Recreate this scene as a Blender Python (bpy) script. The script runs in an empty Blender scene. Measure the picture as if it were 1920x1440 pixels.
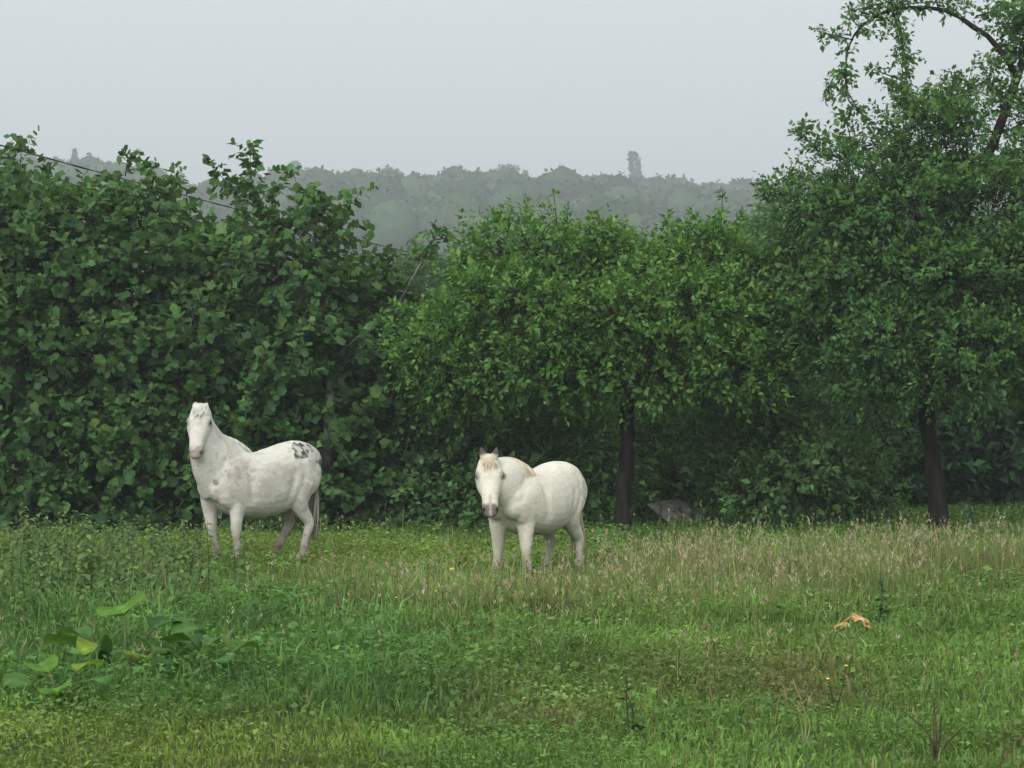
import bpy, bmesh, math, random
import numpy as np
from mathutils import Vector, Matrix, noise as mnoise

random.seed(7)
RNG = np.random.default_rng(7)
scene = bpy.context.scene
COL = scene.collection

# ------------------------------------------------------------------ camera
F = 4200.0            # focal length in photo pixels (photo 1920 x 1440)
HORIZON = 800.0       # photo row of the eye level
CAM_H = 1.75
cam_d = bpy.data.cameras.new('camera')
cam_d.sensor_width = 36.0
cam_d.lens = 36.0 * F / 1920.0
cam_d.shift_y = (HORIZON - 720.0) / 1920.0
cam_d.clip_start = 0.1
cam_d.clip_end = 6000.0
cam = bpy.data.objects.new('camera', cam_d)
cam.location = (0, 0, CAM_H)
cam.rotation_euler = (math.radians(90), 0, 0)
COL.objects.link(cam)
scene.camera = cam

# ------------------------------------------------------------------ world, sun, exposure
SUN_EL, SUN_AZ = 37.0, -24.0
world = bpy.data.worlds.new('World')
scene.world = world
world.use_nodes = True
nt = world.node_tree
nt.nodes.clear()
w_out = nt.nodes.new('ShaderNodeOutputWorld')
w_bg = nt.nodes.new('ShaderNodeBackground')
w_sky = nt.nodes.new('ShaderNodeTexSky')
w_sky.sky_type = 'NISHITA'
w_sky.sun_disc = False
w_sky.sun_elevation = math.radians(SUN_EL)
w_sky.sun_rotation = math.radians(180 + SUN_AZ)
w_sky.dust_density = 4.0
w_mix = nt.nodes.new('ShaderNodeMix')          # an overcast layer greys the clear sky out
w_mix.data_type = 'RGBA'
w_mix.inputs[0].default_value = 0.94
w_mix.inputs[7].default_value = (8.05, 8.72, 8.86, 1)
nt.links.new(w_sky.outputs[0], w_mix.inputs[6])
nt.links.new(w_mix.outputs[2], w_bg.inputs[0])
w_bg.inputs[1].default_value = 0.083
nt.links.new(w_bg.outputs[0], w_out.inputs[0])

sun_d = bpy.data.lights.new('sun', 'SUN')
sun_d.energy = 2.0
sun_d.angle = math.radians(50)
sun_d.color = (1.0, 0.975, 0.93)
sun = bpy.data.objects.new('sun', sun_d)
sun.rotation_euler = (math.radians(90 - SUN_EL), 0, math.radians(SUN_AZ))
COL.objects.link(sun)

scene.view_settings.view_transform = 'Standard'
scene.view_settings.look = 'None'
scene.view_settings.exposure = 0.45
scene.view_settings.gamma = 1.0
scene.view_settings.use_curve_mapping = False
scene.cycles.use_denoising = True
scene.cycles.max_bounces = 5
scene.cycles.diffuse_bounces = 3
scene.cycles.glossy_bounces = 2
scene.cycles.transmission_bounces = 4
scene.cycles.volume_bounces = 0
scene.render.film_transparent = False

# ------------------------------------------------------------------ helpers
def P(px, py, d):
    """World point seen at photo pixel (px, py) at depth d."""
    return np.array([(px - 960.0) / F * d, d, CAM_H + (HORIZON - py) / F * d])

def hash3(ix, iy, iz):
    h = (ix * 374761393 + iy * 668265263 + iz * 2147483647 + 1013904223) & 0xFFFFFFFF
    h = ((h ^ (h >> 13)) * 1274126177) & 0xFFFFFFFF
    return ((h ^ (h >> 16)) & 0xFFFF) / 65535.0

def vnoise(p):
    p = np.atleast_2d(np.asarray(p, dtype=float))
    i = np.floor(p).astype(np.int64)
    f = p - i
    f = f * f * (3 - 2 * f)
    r = np.zeros(len(p))
    for dx in (0, 1):
        for dy in (0, 1):
            for dz in (0, 1):
                w = (f[:, 0] if dx else 1 - f[:, 0]) * (f[:, 1] if dy else 1 - f[:, 1]) * (f[:, 2] if dz else 1 - f[:, 2])
                r += w * hash3(i[:, 0] + dx, i[:, 1] + dy, i[:, 2] + dz)
    return r

def fbm(p, octaves=3):
    p = np.atleast_2d(np.asarray(p, dtype=float))
    r, a, t = np.zeros(len(p)), 1.0, 0.0
    for k in range(octaves):
        r += a * vnoise(p * (2 ** k) + 17.3 * k)
        t += a
        a *= 0.5
    return r / t

def fbm2(x, y, s, o=3, seed=0.0):
    x = np.asarray(x, float); y = np.asarray(y, float)
    return fbm(np.stack([x * s + seed, y * s - seed, np.full_like(x, seed * 0.37)], -1), o)

def unit(v):
    v = np.asarray(v, float)
    return v / np.maximum(np.linalg.norm(v, axis=-1, keepdims=True), 1e-9)

def sstep(a, b, x):
    t = np.clip((np.asarray(x, float) - a) / (b - a), 0, 1)
    return t * t * (3 - 2 * t)

def make_mesh(name, verts, faces, color=None, smooth=False):
    """verts (n,3); faces: list of (m,k) int arrays (all k-gons of one size per array); color (n,3) per vertex."""
    me = bpy.data.meshes.new(name)
    verts = np.asarray(verts, np.float32)
    if not isinstance(faces, (list, tuple)):
        faces = [faces]
    faces = [np.asarray(f, np.int32) for f in faces if len(f)]
    loops = np.concatenate([f.ravel() for f in faces])
    sizes = np.concatenate([np.full(len(f), f.shape[1], np.int32) for f in faces])
    starts = np.concatenate([[0], np.cumsum(sizes)[:-1]]).astype(np.int32)
    me.vertices.add(len(verts)); me.vertices.foreach_set('co', verts.ravel())
    me.loops.add(len(loops)); me.loops.foreach_set('vertex_index', loops)
    me.polygons.add(len(sizes)); me.polygons.foreach_set('loop_start', starts)
    me.polygons.foreach_set('loop_total', sizes)
    if smooth:
        me.polygons.foreach_set('use_smooth', np.ones(len(sizes), bool))
    me.update(calc_edges=True)
    if color is not None:
        a = me.color_attributes.new('Col', 'FLOAT_COLOR', 'POINT')
        c = np.ones((len(verts), 4), np.float32); c[:, :3] = color
        a.data.foreach_set('color', c.ravel())
    return me

def obj(name, me, mat=None, parent=None, loc=None, kind=None):
    o = bpy.data.objects.new(name, me)
    COL.objects.link(o)
    if mat is not None and me is not None and not len(me.materials):
        me.materials.append(mat)
    if parent is not None:
        o.parent = parent
    if loc is not None:
        o.location = tuple(float(q) for q in loc)
    if kind:
        o['kind'] = kind
    return o

def tag(o, label, cat, group=None):
    o['label'] = label; o['category'] = cat
    if group: o['group'] = group
    return o

def thing(name, label, cat, loc=(0, 0, 0), group=None):
    return tag(obj(name, None, loc=loc), label, cat, group)

def merge(parts):
    """parts: list of (verts, faces4, color) -> one"""
    vs, fs, cs, n = [], [], [], 0
    for v, f, c in parts:
        vs.append(v); fs.append(np.asarray(f) + n); n += len(v)
        cs.append(np.broadcast_to(np.asarray(c, float), (len(v), 3)))
    return np.concatenate(vs), np.concatenate(fs), np.concatenate(cs)

def catmull(pts, n):
    pts = np.asarray(pts, float)
    ext = np.concatenate([[2 * pts[0] - pts[1]], pts, [2 * pts[-1] - pts[-2]]])
    out = []
    m = len(pts) - 1
    for t in np.linspace(0, m, n):
        i = min(int(t), m - 1); u = t - i
        p0, p1, p2, p3 = ext[i], ext[i + 1], ext[i + 2], ext[i + 3]
        out.append(0.5 * (2 * p1 + (p2 - p0) * u + (2 * p0 - 5 * p1 + 4 * p2 - p3) * u * u + (3 * p1 - p0 - 3 * p2 + p3) * u ** 3))
    return np.array(out)

def tube(pts, ra, rb=None, side=(0, 1, 0), seg=10, cap=True, wob=0.0, power=1.0):
    """Loft of ellipses: ra along 'side', rb along the other normal. Returns verts, quads (closed with degenerate-free fans of quads)."""
    pts = np.asarray(pts, float); n = len(pts)
    ra = np.broadcast_to(np.asarray(ra, float), (n,)); rb = ra if rb is None else np.broadcast_to(np.asarray(rb, float), (n,))
    T = unit(np.gradient(pts, axis=0)) if n > 2 else np.repeat(unit(pts[1:] - pts[:-1]), 2, 0)
    side = np.asarray(side, float)
    if side.ndim == 1: side = np.repeat(side[None], n, 0)
    S = side - T * np.sum(side * T, -1, keepdims=True)
    bad = np.linalg.norm(S, axis=1) < 1e-3
    S[bad] = np.array([1.0, 0.01, 0.02])
    S = unit(S - T * np.sum(S * T, -1, keepdims=True))
    N = np.cross(T, S)
    a = np.linspace(0, 2 * np.pi, seg, endpoint=False)
    ca, sa = np.cos(a), np.sin(a)
    if power != 1.0:
        ca = np.sign(ca) * np.abs(ca) ** power; sa = np.sign(sa) * np.abs(sa) ** power
    V = pts[:, None] + S[:, None] * (ra[:, None] * ca)[..., None] + N[:, None] * (rb[:, None] * sa)[..., None]
    if wob:
        V = V + (fbm(V.reshape(-1, 3) * 6.0 + 3, 2).reshape(n, seg, 1) - .5) * wob * (V - pts[:, None]) * 2
    V = V.reshape(-1, 3)
    i = np.arange(n - 1)[:, None] * seg; j = np.arange(seg)[None]; k = (j + 1) % seg
    Fq = np.stack([i + j, i + k, i + seg + k, i + seg + j], -1).reshape(-1, 4)
    if cap:
        m = len(V)
        V = np.concatenate([V, pts[:1], pts[-1:]])
        e = (n - 1) * seg
        jj = np.arange(0, seg, 2)
        c0 = np.stack([np.full(len(jj), m), (jj + 2) % seg, (jj + 1) % seg, jj], -1)
        c1 = np.stack([np.full(len(jj), m + 1), e + jj, e + (jj + 1) % seg, e + (jj + 2) % seg], -1)
        Fq = np.concatenate([Fq, c0, c1])
    return V, Fq

# ------------------------------------------------------------------ materials
def new_mat(name):
    m = bpy.data.materials.new(name); m.use_nodes = True
    m.node_tree.nodes.clear()
    return m, m.node_tree.nodes, m.node_tree.links

def foliage_mat(name, trans=0.3, rough=0.5, spec=0.3, scale=1.0, tint=(1, 1, 1)):
    m, N, L = new_mat(name)
    out = N.new('ShaderNodeOutputMaterial')
    at = N.new('ShaderNodeAttribute'); at.attribute_name = 'Col'
    geo = N.new('ShaderNodeNewGeometry')
    ns = N.new('ShaderNodeTexNoise'); ns.inputs['Scale'].default_value = 9.0 * scale; ns.inputs['Detail'].default_value = 3
    L.new(geo.outputs['Position'], ns.inputs['Vector'])
    mr = N.new('ShaderNodeMapRange'); mr.inputs[1].default_value = .3; mr.inputs[2].default_value = .7
    mr.inputs[3].default_value = .8; mr.inputs[4].default_value = 1.2
    L.new(ns.outputs[0], mr.inputs[0])
    mx = N.new('ShaderNodeMix'); mx.data_type = 'RGBA'; mx.blend_type = 'MULTIPLY'; mx.inputs[0].default_value = 1
    L.new(at.outputs['Color'], mx.inputs[6]); L.new(mr.outputs[0], mx.inputs[7])
    pb = N.new('ShaderNodeBsdfPrincipled')
    pb.inputs['Roughness'].default_value = rough
    pb.inputs['Specular IOR Level'].default_value = spec
    L.new(mx.outputs[2], pb.inputs['Base Color'])
    tr = N.new('ShaderNodeBsdfTranslucent')
    tm = N.new('ShaderNodeMix'); tm.data_type = 'RGBA'; tm.blend_type = 'MULTIPLY'; tm.inputs[0].default_value = 1
    tm.inputs[7].default_value = (1.25, 1.25, .55, 1)
    L.new(mx.outputs[2], tm.inputs[6]); L.new(tm.outputs[2], tr.inputs[0])
    ms = N.new('ShaderNodeMixShader'); ms.inputs[0].default_value = trans
    L.new(pb.outputs[0], ms.inputs[1]); L.new(tr.outputs[0], ms.inputs[2])
    L.new(ms.outputs[0], out.inputs[0])
    return m

def surf_mat(name, c1, c2, scale=6.0, rough=0.85, spec=0.2, bump=0.0, attr=False, stretch=(1, 1, 1), c3=None):
    m, N, L = new_mat(name)
    out = N.new('ShaderNodeOutputMaterial')
    pb = N.new('ShaderNodeBsdfPrincipled')
    pb.inputs['Roughness'].default_value = rough
    pb.inputs['Specular IOR Level'].default_value = spec
    tc = N.new('ShaderNodeTexCoord')
    mp = N.new('ShaderNodeMapping'); mp.inputs['Scale'].default_value = stretch
    L.new(tc.outputs['Object'], mp.inputs['Vector'])
    ns = N.new('ShaderNodeTexNoise'); ns.inputs['Scale'].default_value = scale; ns.inputs['Detail'].default_value = 6
    L.new(mp.outputs[0], ns.inputs['Vector'])
    cr = N.new('ShaderNodeValToRGB')
    cr.color_ramp.elements[0].position = .35; cr.color_ramp.elements[0].color = (*c1, 1)
    cr.color_ramp.elements[1].position = .68; cr.color_ramp.elements[1].color = (*c2, 1)
    if c3 is not None:
        e = cr.color_ramp.elements.new(.5); e.color = (*c3, 1)
    L.new(ns.outputs[0], cr.inputs[0])
    if attr:
        at = N.new('ShaderNodeAttribute'); at.attribute_name = 'Col'
        mx = N.new('ShaderNodeMix'); mx.data_type = 'RGBA'; mx.blend_type = 'MULTIPLY'; mx.inputs[0].default_value = 1
        L.new(at.outputs['Color'], mx.inputs[6]); L.new(cr.outputs[0], mx.inputs[7])
        L.new(mx.outputs[2], pb.inputs['Base Color'])
    else:
        L.new(cr.outputs[0], pb.inputs['Base Color'])
    if bump:
        bp = N.new('ShaderNodeBump'); bp.inputs['Strength'].default_value = bump; bp.inputs['Distance'].default_value = .02
        L.new(ns.outputs[0], bp.inputs['Height']); L.new(bp.outputs[0], pb.inputs['Normal'])
    L.new(pb.outputs[0], out.inputs[0])
    return m

M_LEAF = foliage_mat('leaf', .34, .58, .2)
M_BIGLEAF = foliage_mat('big_leaf', .3, .7, .12, 2.0)
M_FARLEAF = foliage_mat('far_leaf', .15, .8, .05, .05)
M_GRASS = foliage_mat('grass_blade', .3, .65, .12, .6)
M_DRY = foliage_mat('dry_stem', .25, .8, .1, 1.0)
M_BARK = surf_mat('bark', (.010, .010, .008), (.036, .034, .028), 9, .95, .1, .9, stretch=(1, 1, .25))
M_BARKPALE = surf_mat('bark_pale', (.07, .072, .065), (.19, .19, .17), 7, .95, .1, .7, stretch=(1, 1, .4))
M_SOIL = surf_mat('ground_soil', (.035, .055, .018), (.075, .10, .032), 1.3, 1.0, .05, .5, c3=(.05, .075, .024))
M_HILL = surf_mat('hill_turf', (.07, .12, .045), (.13, .19, .075), .02, 1.0, .05)
M_HORSE = surf_mat('horse_coat', (.86, .86, .86), (1, 1, 1), 30, .75, .15, .15, attr=True)
M_HAIR = surf_mat('horse_hair', (.8, .8, .8), (1, 1, 1), 40, .6, .25, .2, attr=True)
M_EYE = surf_mat('horse_eye', (.008, .006, .005), (.014, .01, .008), 5, .12, .6)
M_HOOF = surf_mat('hoof', (.06, .05, .04), (.14, .12, .1), 12, .7, .2)
M_WIRE = surf_mat('cable', (.012, .012, .013), (.02, .02, .02), 5, .6, .3)
M_WOOD = surf_mat('pole_wood', (.08, .07, .055), (.16, .14, .11), 6, .95, .1, .4, stretch=(1, 1, .1))
M_SHEET = surf_mat('weathered_sheet', (.34, .26, .22), (.62, .56, .54), 5, .55, .4, .3, c3=(.48, .40, .37))
M_HEAP = surf_mat('old_wood', (.02, .017, .014), (.06, .05, .042), 8, .95, .1, .6)
M_PETALW = surf_mat('petal_white', (.65, .64, .58), (.8, .8, .76), 20, .8, .1)
M_PETALY = surf_mat('petal_yellow', (.75, .6, .03), (.85, .72, .06), 20, .7, .1)
M_WITHER = surf_mat('withered', (.20, .12, .05), (.66, .50, .22), 16, .8, .15, .5, c3=(.42, .27, .10))

# ------------------------------------------------------------------ terrain
def gz(x, y):
    x = np.asarray(x, float); y = np.asarray(y, float)
    return 0.10 * (fbm2(x, y, .23, 2, 4.1) - .5)

HS = 1.6
def hill_h(x, y):
    """Height of the valley side beyond the orchard."""
    x = np.asarray(x, float); y = np.asarray(y, float)
    px = 960 + x / y * F
    crest = np.interp(px, [-1500, 0, 250, 345, 560, 900, 1130, 1440, 2000, 3500],
                      [69, 66, 62.5, 57, 62, 61, 61, 59.5, 61, 65]) * HS
    up = sstep(150, 700 * HS, y)
    z = -1.2 + up * crest
    z = z + np.where(y > 700 * HS, (y - 700 * HS) * .012, 0)
    return z + (fbm2(x, y, .006 / HS, 3, 9.) - .5) * 9 * HS * sstep(200, 400, y)

def build_ground():
    xs = np.concatenate([np.linspace(-220, -24, 30), np.linspace(-22, 22, 90), np.linspace(24, 220, 30)])
    ys = np.concatenate([np.linspace(-40, 6, 10), np.linspace(7, 56, 100), np.linspace(60, 230, 30)])
    X, Y = np.meshgrid(xs, ys)
    Z = gz(X.ravel(), Y.ravel()) * (1 - sstep(60, 120, Y.ravel()))
    V = np.stack([X.ravel(), Y.ravel(), Z], -1)
    i, j = np.meshgrid(np.arange(len(ys) - 1), np.arange(len(xs) - 1), indexing='ij')
    a = (i * len(xs) + j).ravel()
    obj('ground', make_mesh('ground', V, np.stack([a, a + 1, a + len(xs) + 1, a + len(xs)], -1), smooth=True), M_SOIL, kind='structure')
    xs = np.linspace(-1100, 1100, 121); ys = np.concatenate([np.linspace(140, 1280, 90), np.linspace(1300, 2000, 20)])
    X, Y = np.meshgrid(xs, ys)
    V = np.stack([X.ravel(), Y.ravel(), hill_h(X.ravel(), Y.ravel())], -1)
    i, j = np.meshgrid(np.arange(len(ys) - 1), np.arange(len(xs) - 1), indexing='ij')
    a = (i * len(xs) + j).ravel()
    obj('hill', make_mesh('hill', V, np.stack([a, a + 1, a + len(xs) + 1, a + len(xs)], -1), smooth=True), M_HILL, kind='structure')
build_ground()

# ------------------------------------------------------------------ leaf clouds
def leaf_template(kind):
    if kind == 'broad':      # lobed, creased along the midrib
        pts = [(0, .04), (.44, -.02), (.34, .36), (.40, .74), (0, 1.0), (-.40, .74), (-.34, .36), (-.44, -.02), (0, .40)]
        V = np.array([(x, y, .2 * abs(x) - .22 * y * y) for x, y in pts])
        tri = [(8, k, (k + 1) % 8) for k in range(8)]
        return V, np.array(tri)
    if kind == 'oval':       # pointed oval, creased
        V = np.array([(0, 0, 0), (.29, .42, .09), (0, 1, -.12), (-.29, .42, .09), (0, .45, -.02)])
        return V, np.array([(4, 0, 1), (4, 1, 2), (4, 2, 3), (4, 3, 0)])
    if kind == 'diamond':
        V = np.array([(0, 0, 0), (.32, .5, .08), (0, 1, -.1), (-.32, .5, .08)])
        return V, np.array([(0, 1, 2), (0, 2, 3)])

def leaves_mesh(name, base, dirv, nrm, size, col, kind, jitter_w=.15):
    n = len(base)
    T, tri = leaf_template(kind)
    D = unit(dirv); S = unit(np.cross(D, nrm)); Nn = np.cross(S, D)
    w = size * (1 + jitter_w * RNG.standard_normal(n))
    V = base[:, None] + S[:, None] * (T[None, :, 0:1] * w[:, None, None]) + D[:, None] * (T[None, :, 1:2] * size[:, None, None]) \
        + Nn[:, None] * (T[None, :, 2:3] * size[:, None, None])
    k = len(T)
    Fc = (tri[None] + (np.arange(n) * k)[:, None, None]).reshape(-1, 3)
    C = np.repeat(col, k, 0)
    return make_mesh(name, V.reshape(-1, 3), Fc, C)

def leaf_cols(n, pal, var=.16, key=None):
    """Per-leaf albedo between palette entries."""
    pal = np.asarray(pal, float)
    t = RNG.random(n) if key is None else np.clip(key + RNG.normal(0, .17, n), 0, .999)
    f = t * (len(pal) - 1); i = f.astype(int); u = (f - i)[:, None]
    c = pal[i] * (1 - u) + pal[np.minimum(i + 1, len(pal) - 1)] * u
    return np.clip(c * np.exp(RNG.normal(0, var, (n, 1))) * (1 + RNG.normal(0, .05, (n, 3))), .004, .6)

def spray(tw_base, tw_dir, tw_len, per, size, droop=.3, up=.6, spread=.75, face=.45):
    """Leaves set alternately along each twig. Returns base, dir, normal, size arrays and the twig index."""
    n = len(tw_base)
    idx = np.repeat(np.arange(n), per)
    k = np.tile(np.arange(per), n)
    t = (k + .6 + RNG.random(len(k)) * .5) / (per + .3)
    b = tw_base[idx] + tw_dir[idx] * (tw_len[idx] * t)[:, None]
    b[:, 2] -= .25 * tw_len[idx] * t * t * droop * 2
    rnd = unit(RNG.standard_normal((len(k), 3)))
    rnd = rnd - tw_dir[idx] * np.sum(rnd * tw_dir[idx], -1, keepdims=True)
    d = unit(tw_dir[idx] * (.35 + .6 * t[:, None]) + unit(rnd) * spread)
    d[:, 2] -= droop * RNG.random(len(k))
    d = unit(d)
    nrm = unit(np.array([0, 0, up])[None] + tw_dir[idx] * face + RNG.standard_normal((len(k), 3)) * .42)
    s = size * np.exp(RNG.normal(0, .2, len(k)))
    b = b + d * (.2 * s)[:, None]
    return b, d, nrm, s, idx

def lobe_twigs(c, r, n, shell=.55, bump=.28, clump=.3):
    """Twig bases and directions gathered in clumps through an uneven ellipsoid."""
    k = max(6, int(n / 9))
    cu = unit(RNG.standard_normal((k, 3)))
    cr = (.72 + .34 * RNG.random(k)) * (1 + bump * (fbm(cu * 1.9 + np.asarray(c)[None] * 3.1, 3) - .5) * 2.6)
    cp = c + cu * r * cr[:, None]
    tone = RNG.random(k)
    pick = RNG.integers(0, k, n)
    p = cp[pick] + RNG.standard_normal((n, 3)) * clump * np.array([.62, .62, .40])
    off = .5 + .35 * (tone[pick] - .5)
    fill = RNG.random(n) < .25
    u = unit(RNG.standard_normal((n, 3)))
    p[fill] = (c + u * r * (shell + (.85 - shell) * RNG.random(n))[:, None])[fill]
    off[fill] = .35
    nrm = unit((p - c) / (r * r))
    d = unit(nrm * .7 + unit(p - cp[pick]) * .5 + np.array([0, 0, .25]) + RNG.standard_normal((n, 3)) * .3)
    return p, d, nrm, off

def branch_mesh(name, polys, seg=7):
    parts = []
    for pts, r0, r1 in polys:
        n = max(6, int(np.sum(np.linalg.norm(np.diff(np.asarray(pts), axis=0), axis=1)) / .22))
        q = catmull(pts, n)
        q[1:-1] += (fbm(q[1:-1] * 1.7, 2)[:, None] - .5) * .1 * RNG.standard_normal((1, 3))
        t = np.linspace(0, 1, n)
        r = r0 + (r1 - r0) * t ** .8
        v, f = tube(q, r, seg=seg if seg % 2 == 0 else seg + 1, wob=.18, side=(1, .3, .1))
        parts.append((v, f, (1, 1, 1)))
    v, f, c = merge(parts)
    return make_mesh(name, v, f, None, smooth=True)

PAL_SYC = [(.044, .102, .038), (.066, .146, .046), (.098, .196, .056), (.140, .245, .064)]
PAL_APPLE = [(.062, .142, .036), (.098, .214, .046), (.146, .285, .062), (.205, .355, .090)]
PAL_PEAR = [(.046, .112, .036), (.074, .166, .047), (.110, .222, .062), (.152, .275, .084)]
PAL_BRAM = [(.070, .155, .054), (.100, .204, .066), (.136, .254, .085), (.168, .288, .108)]
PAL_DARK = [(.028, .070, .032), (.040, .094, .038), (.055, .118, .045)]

def tree(name, label, cat, base_px, D, lobes, leafkind, leaf, pal, dens, per=9, twig=.42, trunk=None, limbs=(), bark=None,
         shoots=(), group=None, shell=.5, droop=.3, up=.7, bump=.38, limb_seg=8, face=.45, twig_wood=True):
    """lobes: (px, py, rx, ry, depth offset m, depth radius m) at depth D. base_px: photo column of the trunk."""
    bx = (base_px - 960) / F * D
    bz = float(gz([bx], [D])[0])
    root = thing(name, label, cat, (bx, D, bz), group)
    o = np.array([bx, D, bz])
    B = []
    tw_all = []
    for (px, py, rx, ry, dd, dr) in lobes:
        d = D + dd
        c = P(px, py, d)
        r = np.array([rx / F * d, dr, ry / F * d])
        area = 4 * math.pi * ((r[0] * r[1]) ** 1.6 / 3 + (r[0] * r[2]) ** 1.6 / 3 + (r[1] * r[2]) ** 1.6 / 3) ** (1 / 1.6)
        r = np.maximum(r * .6, r - twig * .5)
        n = max(12, int(area * dens))
        p, dv, nr, off = lobe_twigs(c, r, n, shell, bump, twig * .72)
        keep = (p[:, 2] > .12) & ((nr[:, 1] < .4) | (RNG.random(len(p)) < .35))
        p, dv, off = p[keep], dv[keep], off[keep]
        tl = twig * np.exp(RNG.normal(0, .25, len(p)))
        b, ld, ln, s, idx = spray(p, dv, tl, per, leaf, droop, up, face=face)
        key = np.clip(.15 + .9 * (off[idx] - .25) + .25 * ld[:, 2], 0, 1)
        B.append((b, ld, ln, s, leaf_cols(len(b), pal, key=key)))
        sel = RNG.random(len(p)) < .5
        tw_all.append((p[sel], dv[sel], tl[sel]))
    for (pts, dens_s, spread_r) in shoots:       # leafy shoots along explicit curves: pts world
        q = catmull(pts, max(8, int(len(pts) * 10)))
        L = np.sum(np.linalg.norm(np.diff(q, axis=0), axis=1))
        n = max(5, int(L * dens_s))
        v_, f_ = tube(q - o, np.linspace(.013, .004, len(q)), seg=6)
        obj('shoot', make_mesh('shoot', v_, f_, smooth=True), bark or M_BARK, root)
        ti = RNG.random(n) * (len(q) - 1.01); i0 = ti.astype(int)
        p = q[i0] + (q[i0 + 1] - q[i0]) * (ti - i0)[:, None] + RNG.standard_normal((n, 3)) * spread_r * .35
        T = unit(q[np.minimum(i0 + 1, len(q) - 1)] - q[i0])
        rv = unit(RNG.standard_normal((n, 3)))
        dv = unit(T * .6 + rv * .8)
        tl = np.full(n, spread_r * 1.2) * np.exp(RNG.normal(0, .3, n))
        b, ld, ln, s, idx = spray(p, dv, tl, max(4, per // 2), leaf * .92, droop, up)
        B.append((b, ld, ln, s, leaf_cols(len(b), pal, key=np.full(len(b), .45))))
    b, ld, ln, s, c = [np.concatenate([x[i] for x in B]) for i in range(5)]
    ok = b[:, 2] > .05
    me = leaves_mesh('crown', (b - o)[ok], ld[ok], ln[ok], s[ok], c[ok], leafkind)
    obj('crown', me, M_LEAF, root, kind='stuff')
    if trunk is not None:
        q, r0, r1 = trunk
        q = np.asarray(q) - o
        q = q.copy(); n = 22
        qq = catmull(q, n); t = np.linspace(0, 1, n)
        rr = r0 + (r1 - r0) * t + r0 * .35 * np.exp(-t * 18)
        v, f = tube(qq, rr, seg=14, wob=.35, side=(1, 0, 0))
        obj('trunk', make_mesh('trunk', v, f, smooth=True), bark or M_BARK, root)
    for pts, r0, r1 in limbs:
        obj('branch', branch_mesh('branch', [(np.asarray(pts) - o, r0, r1)], limb_seg), bark or M_BARK, root)
    if twig_wood:
        p, dv, tl = [np.concatenate([x[i] for x in tw_all]) for i in range(3)]
        p = p - o
        a = p - dv * (tl * .6)[:, None]; e = p + dv * (tl * .95)[:, None]
        sd = unit(np.cross(dv, RNG.standard_normal((len(p), 3)))); s2 = np.cross(sd, dv)
        R = .006
        V = np.stack([a + sd * R * 1.6, a - sd * R * .8 + s2 * R * 1.4, a - sd * R * .8 - s2 * R * 1.4, e], 1).reshape(-1, 3)
        i = np.arange(len(p))[:, None] * 4
        Fc = np.concatenate([i + np.array([[0, 1, 3]]), i + np.array([[1, 2, 3]]), i + np.array([[2, 0, 3]])])
        obj('twigs', make_mesh('twigs', V, Fc), bark or M_BARK, root, kind='stuff')
    return root

# ------------------------------------------------------------------ horses
def ellipsoid(c, r, axes=None, nu=10, nv=16):
    t = np.linspace(.02, math.pi - .02, nu)
    pts = np.stack([np.zeros(nu), np.zeros(nu), np.cos(t)], -1)
    v, f = tube(pts, np.sin(t), np.sin(t), side=(1, 0, 0), seg=nv)
    v = v * np.asarray(r)
    if axes is not None:
        v = v @ np.asarray(axes)
    return v + np.asarray(c), f

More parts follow.
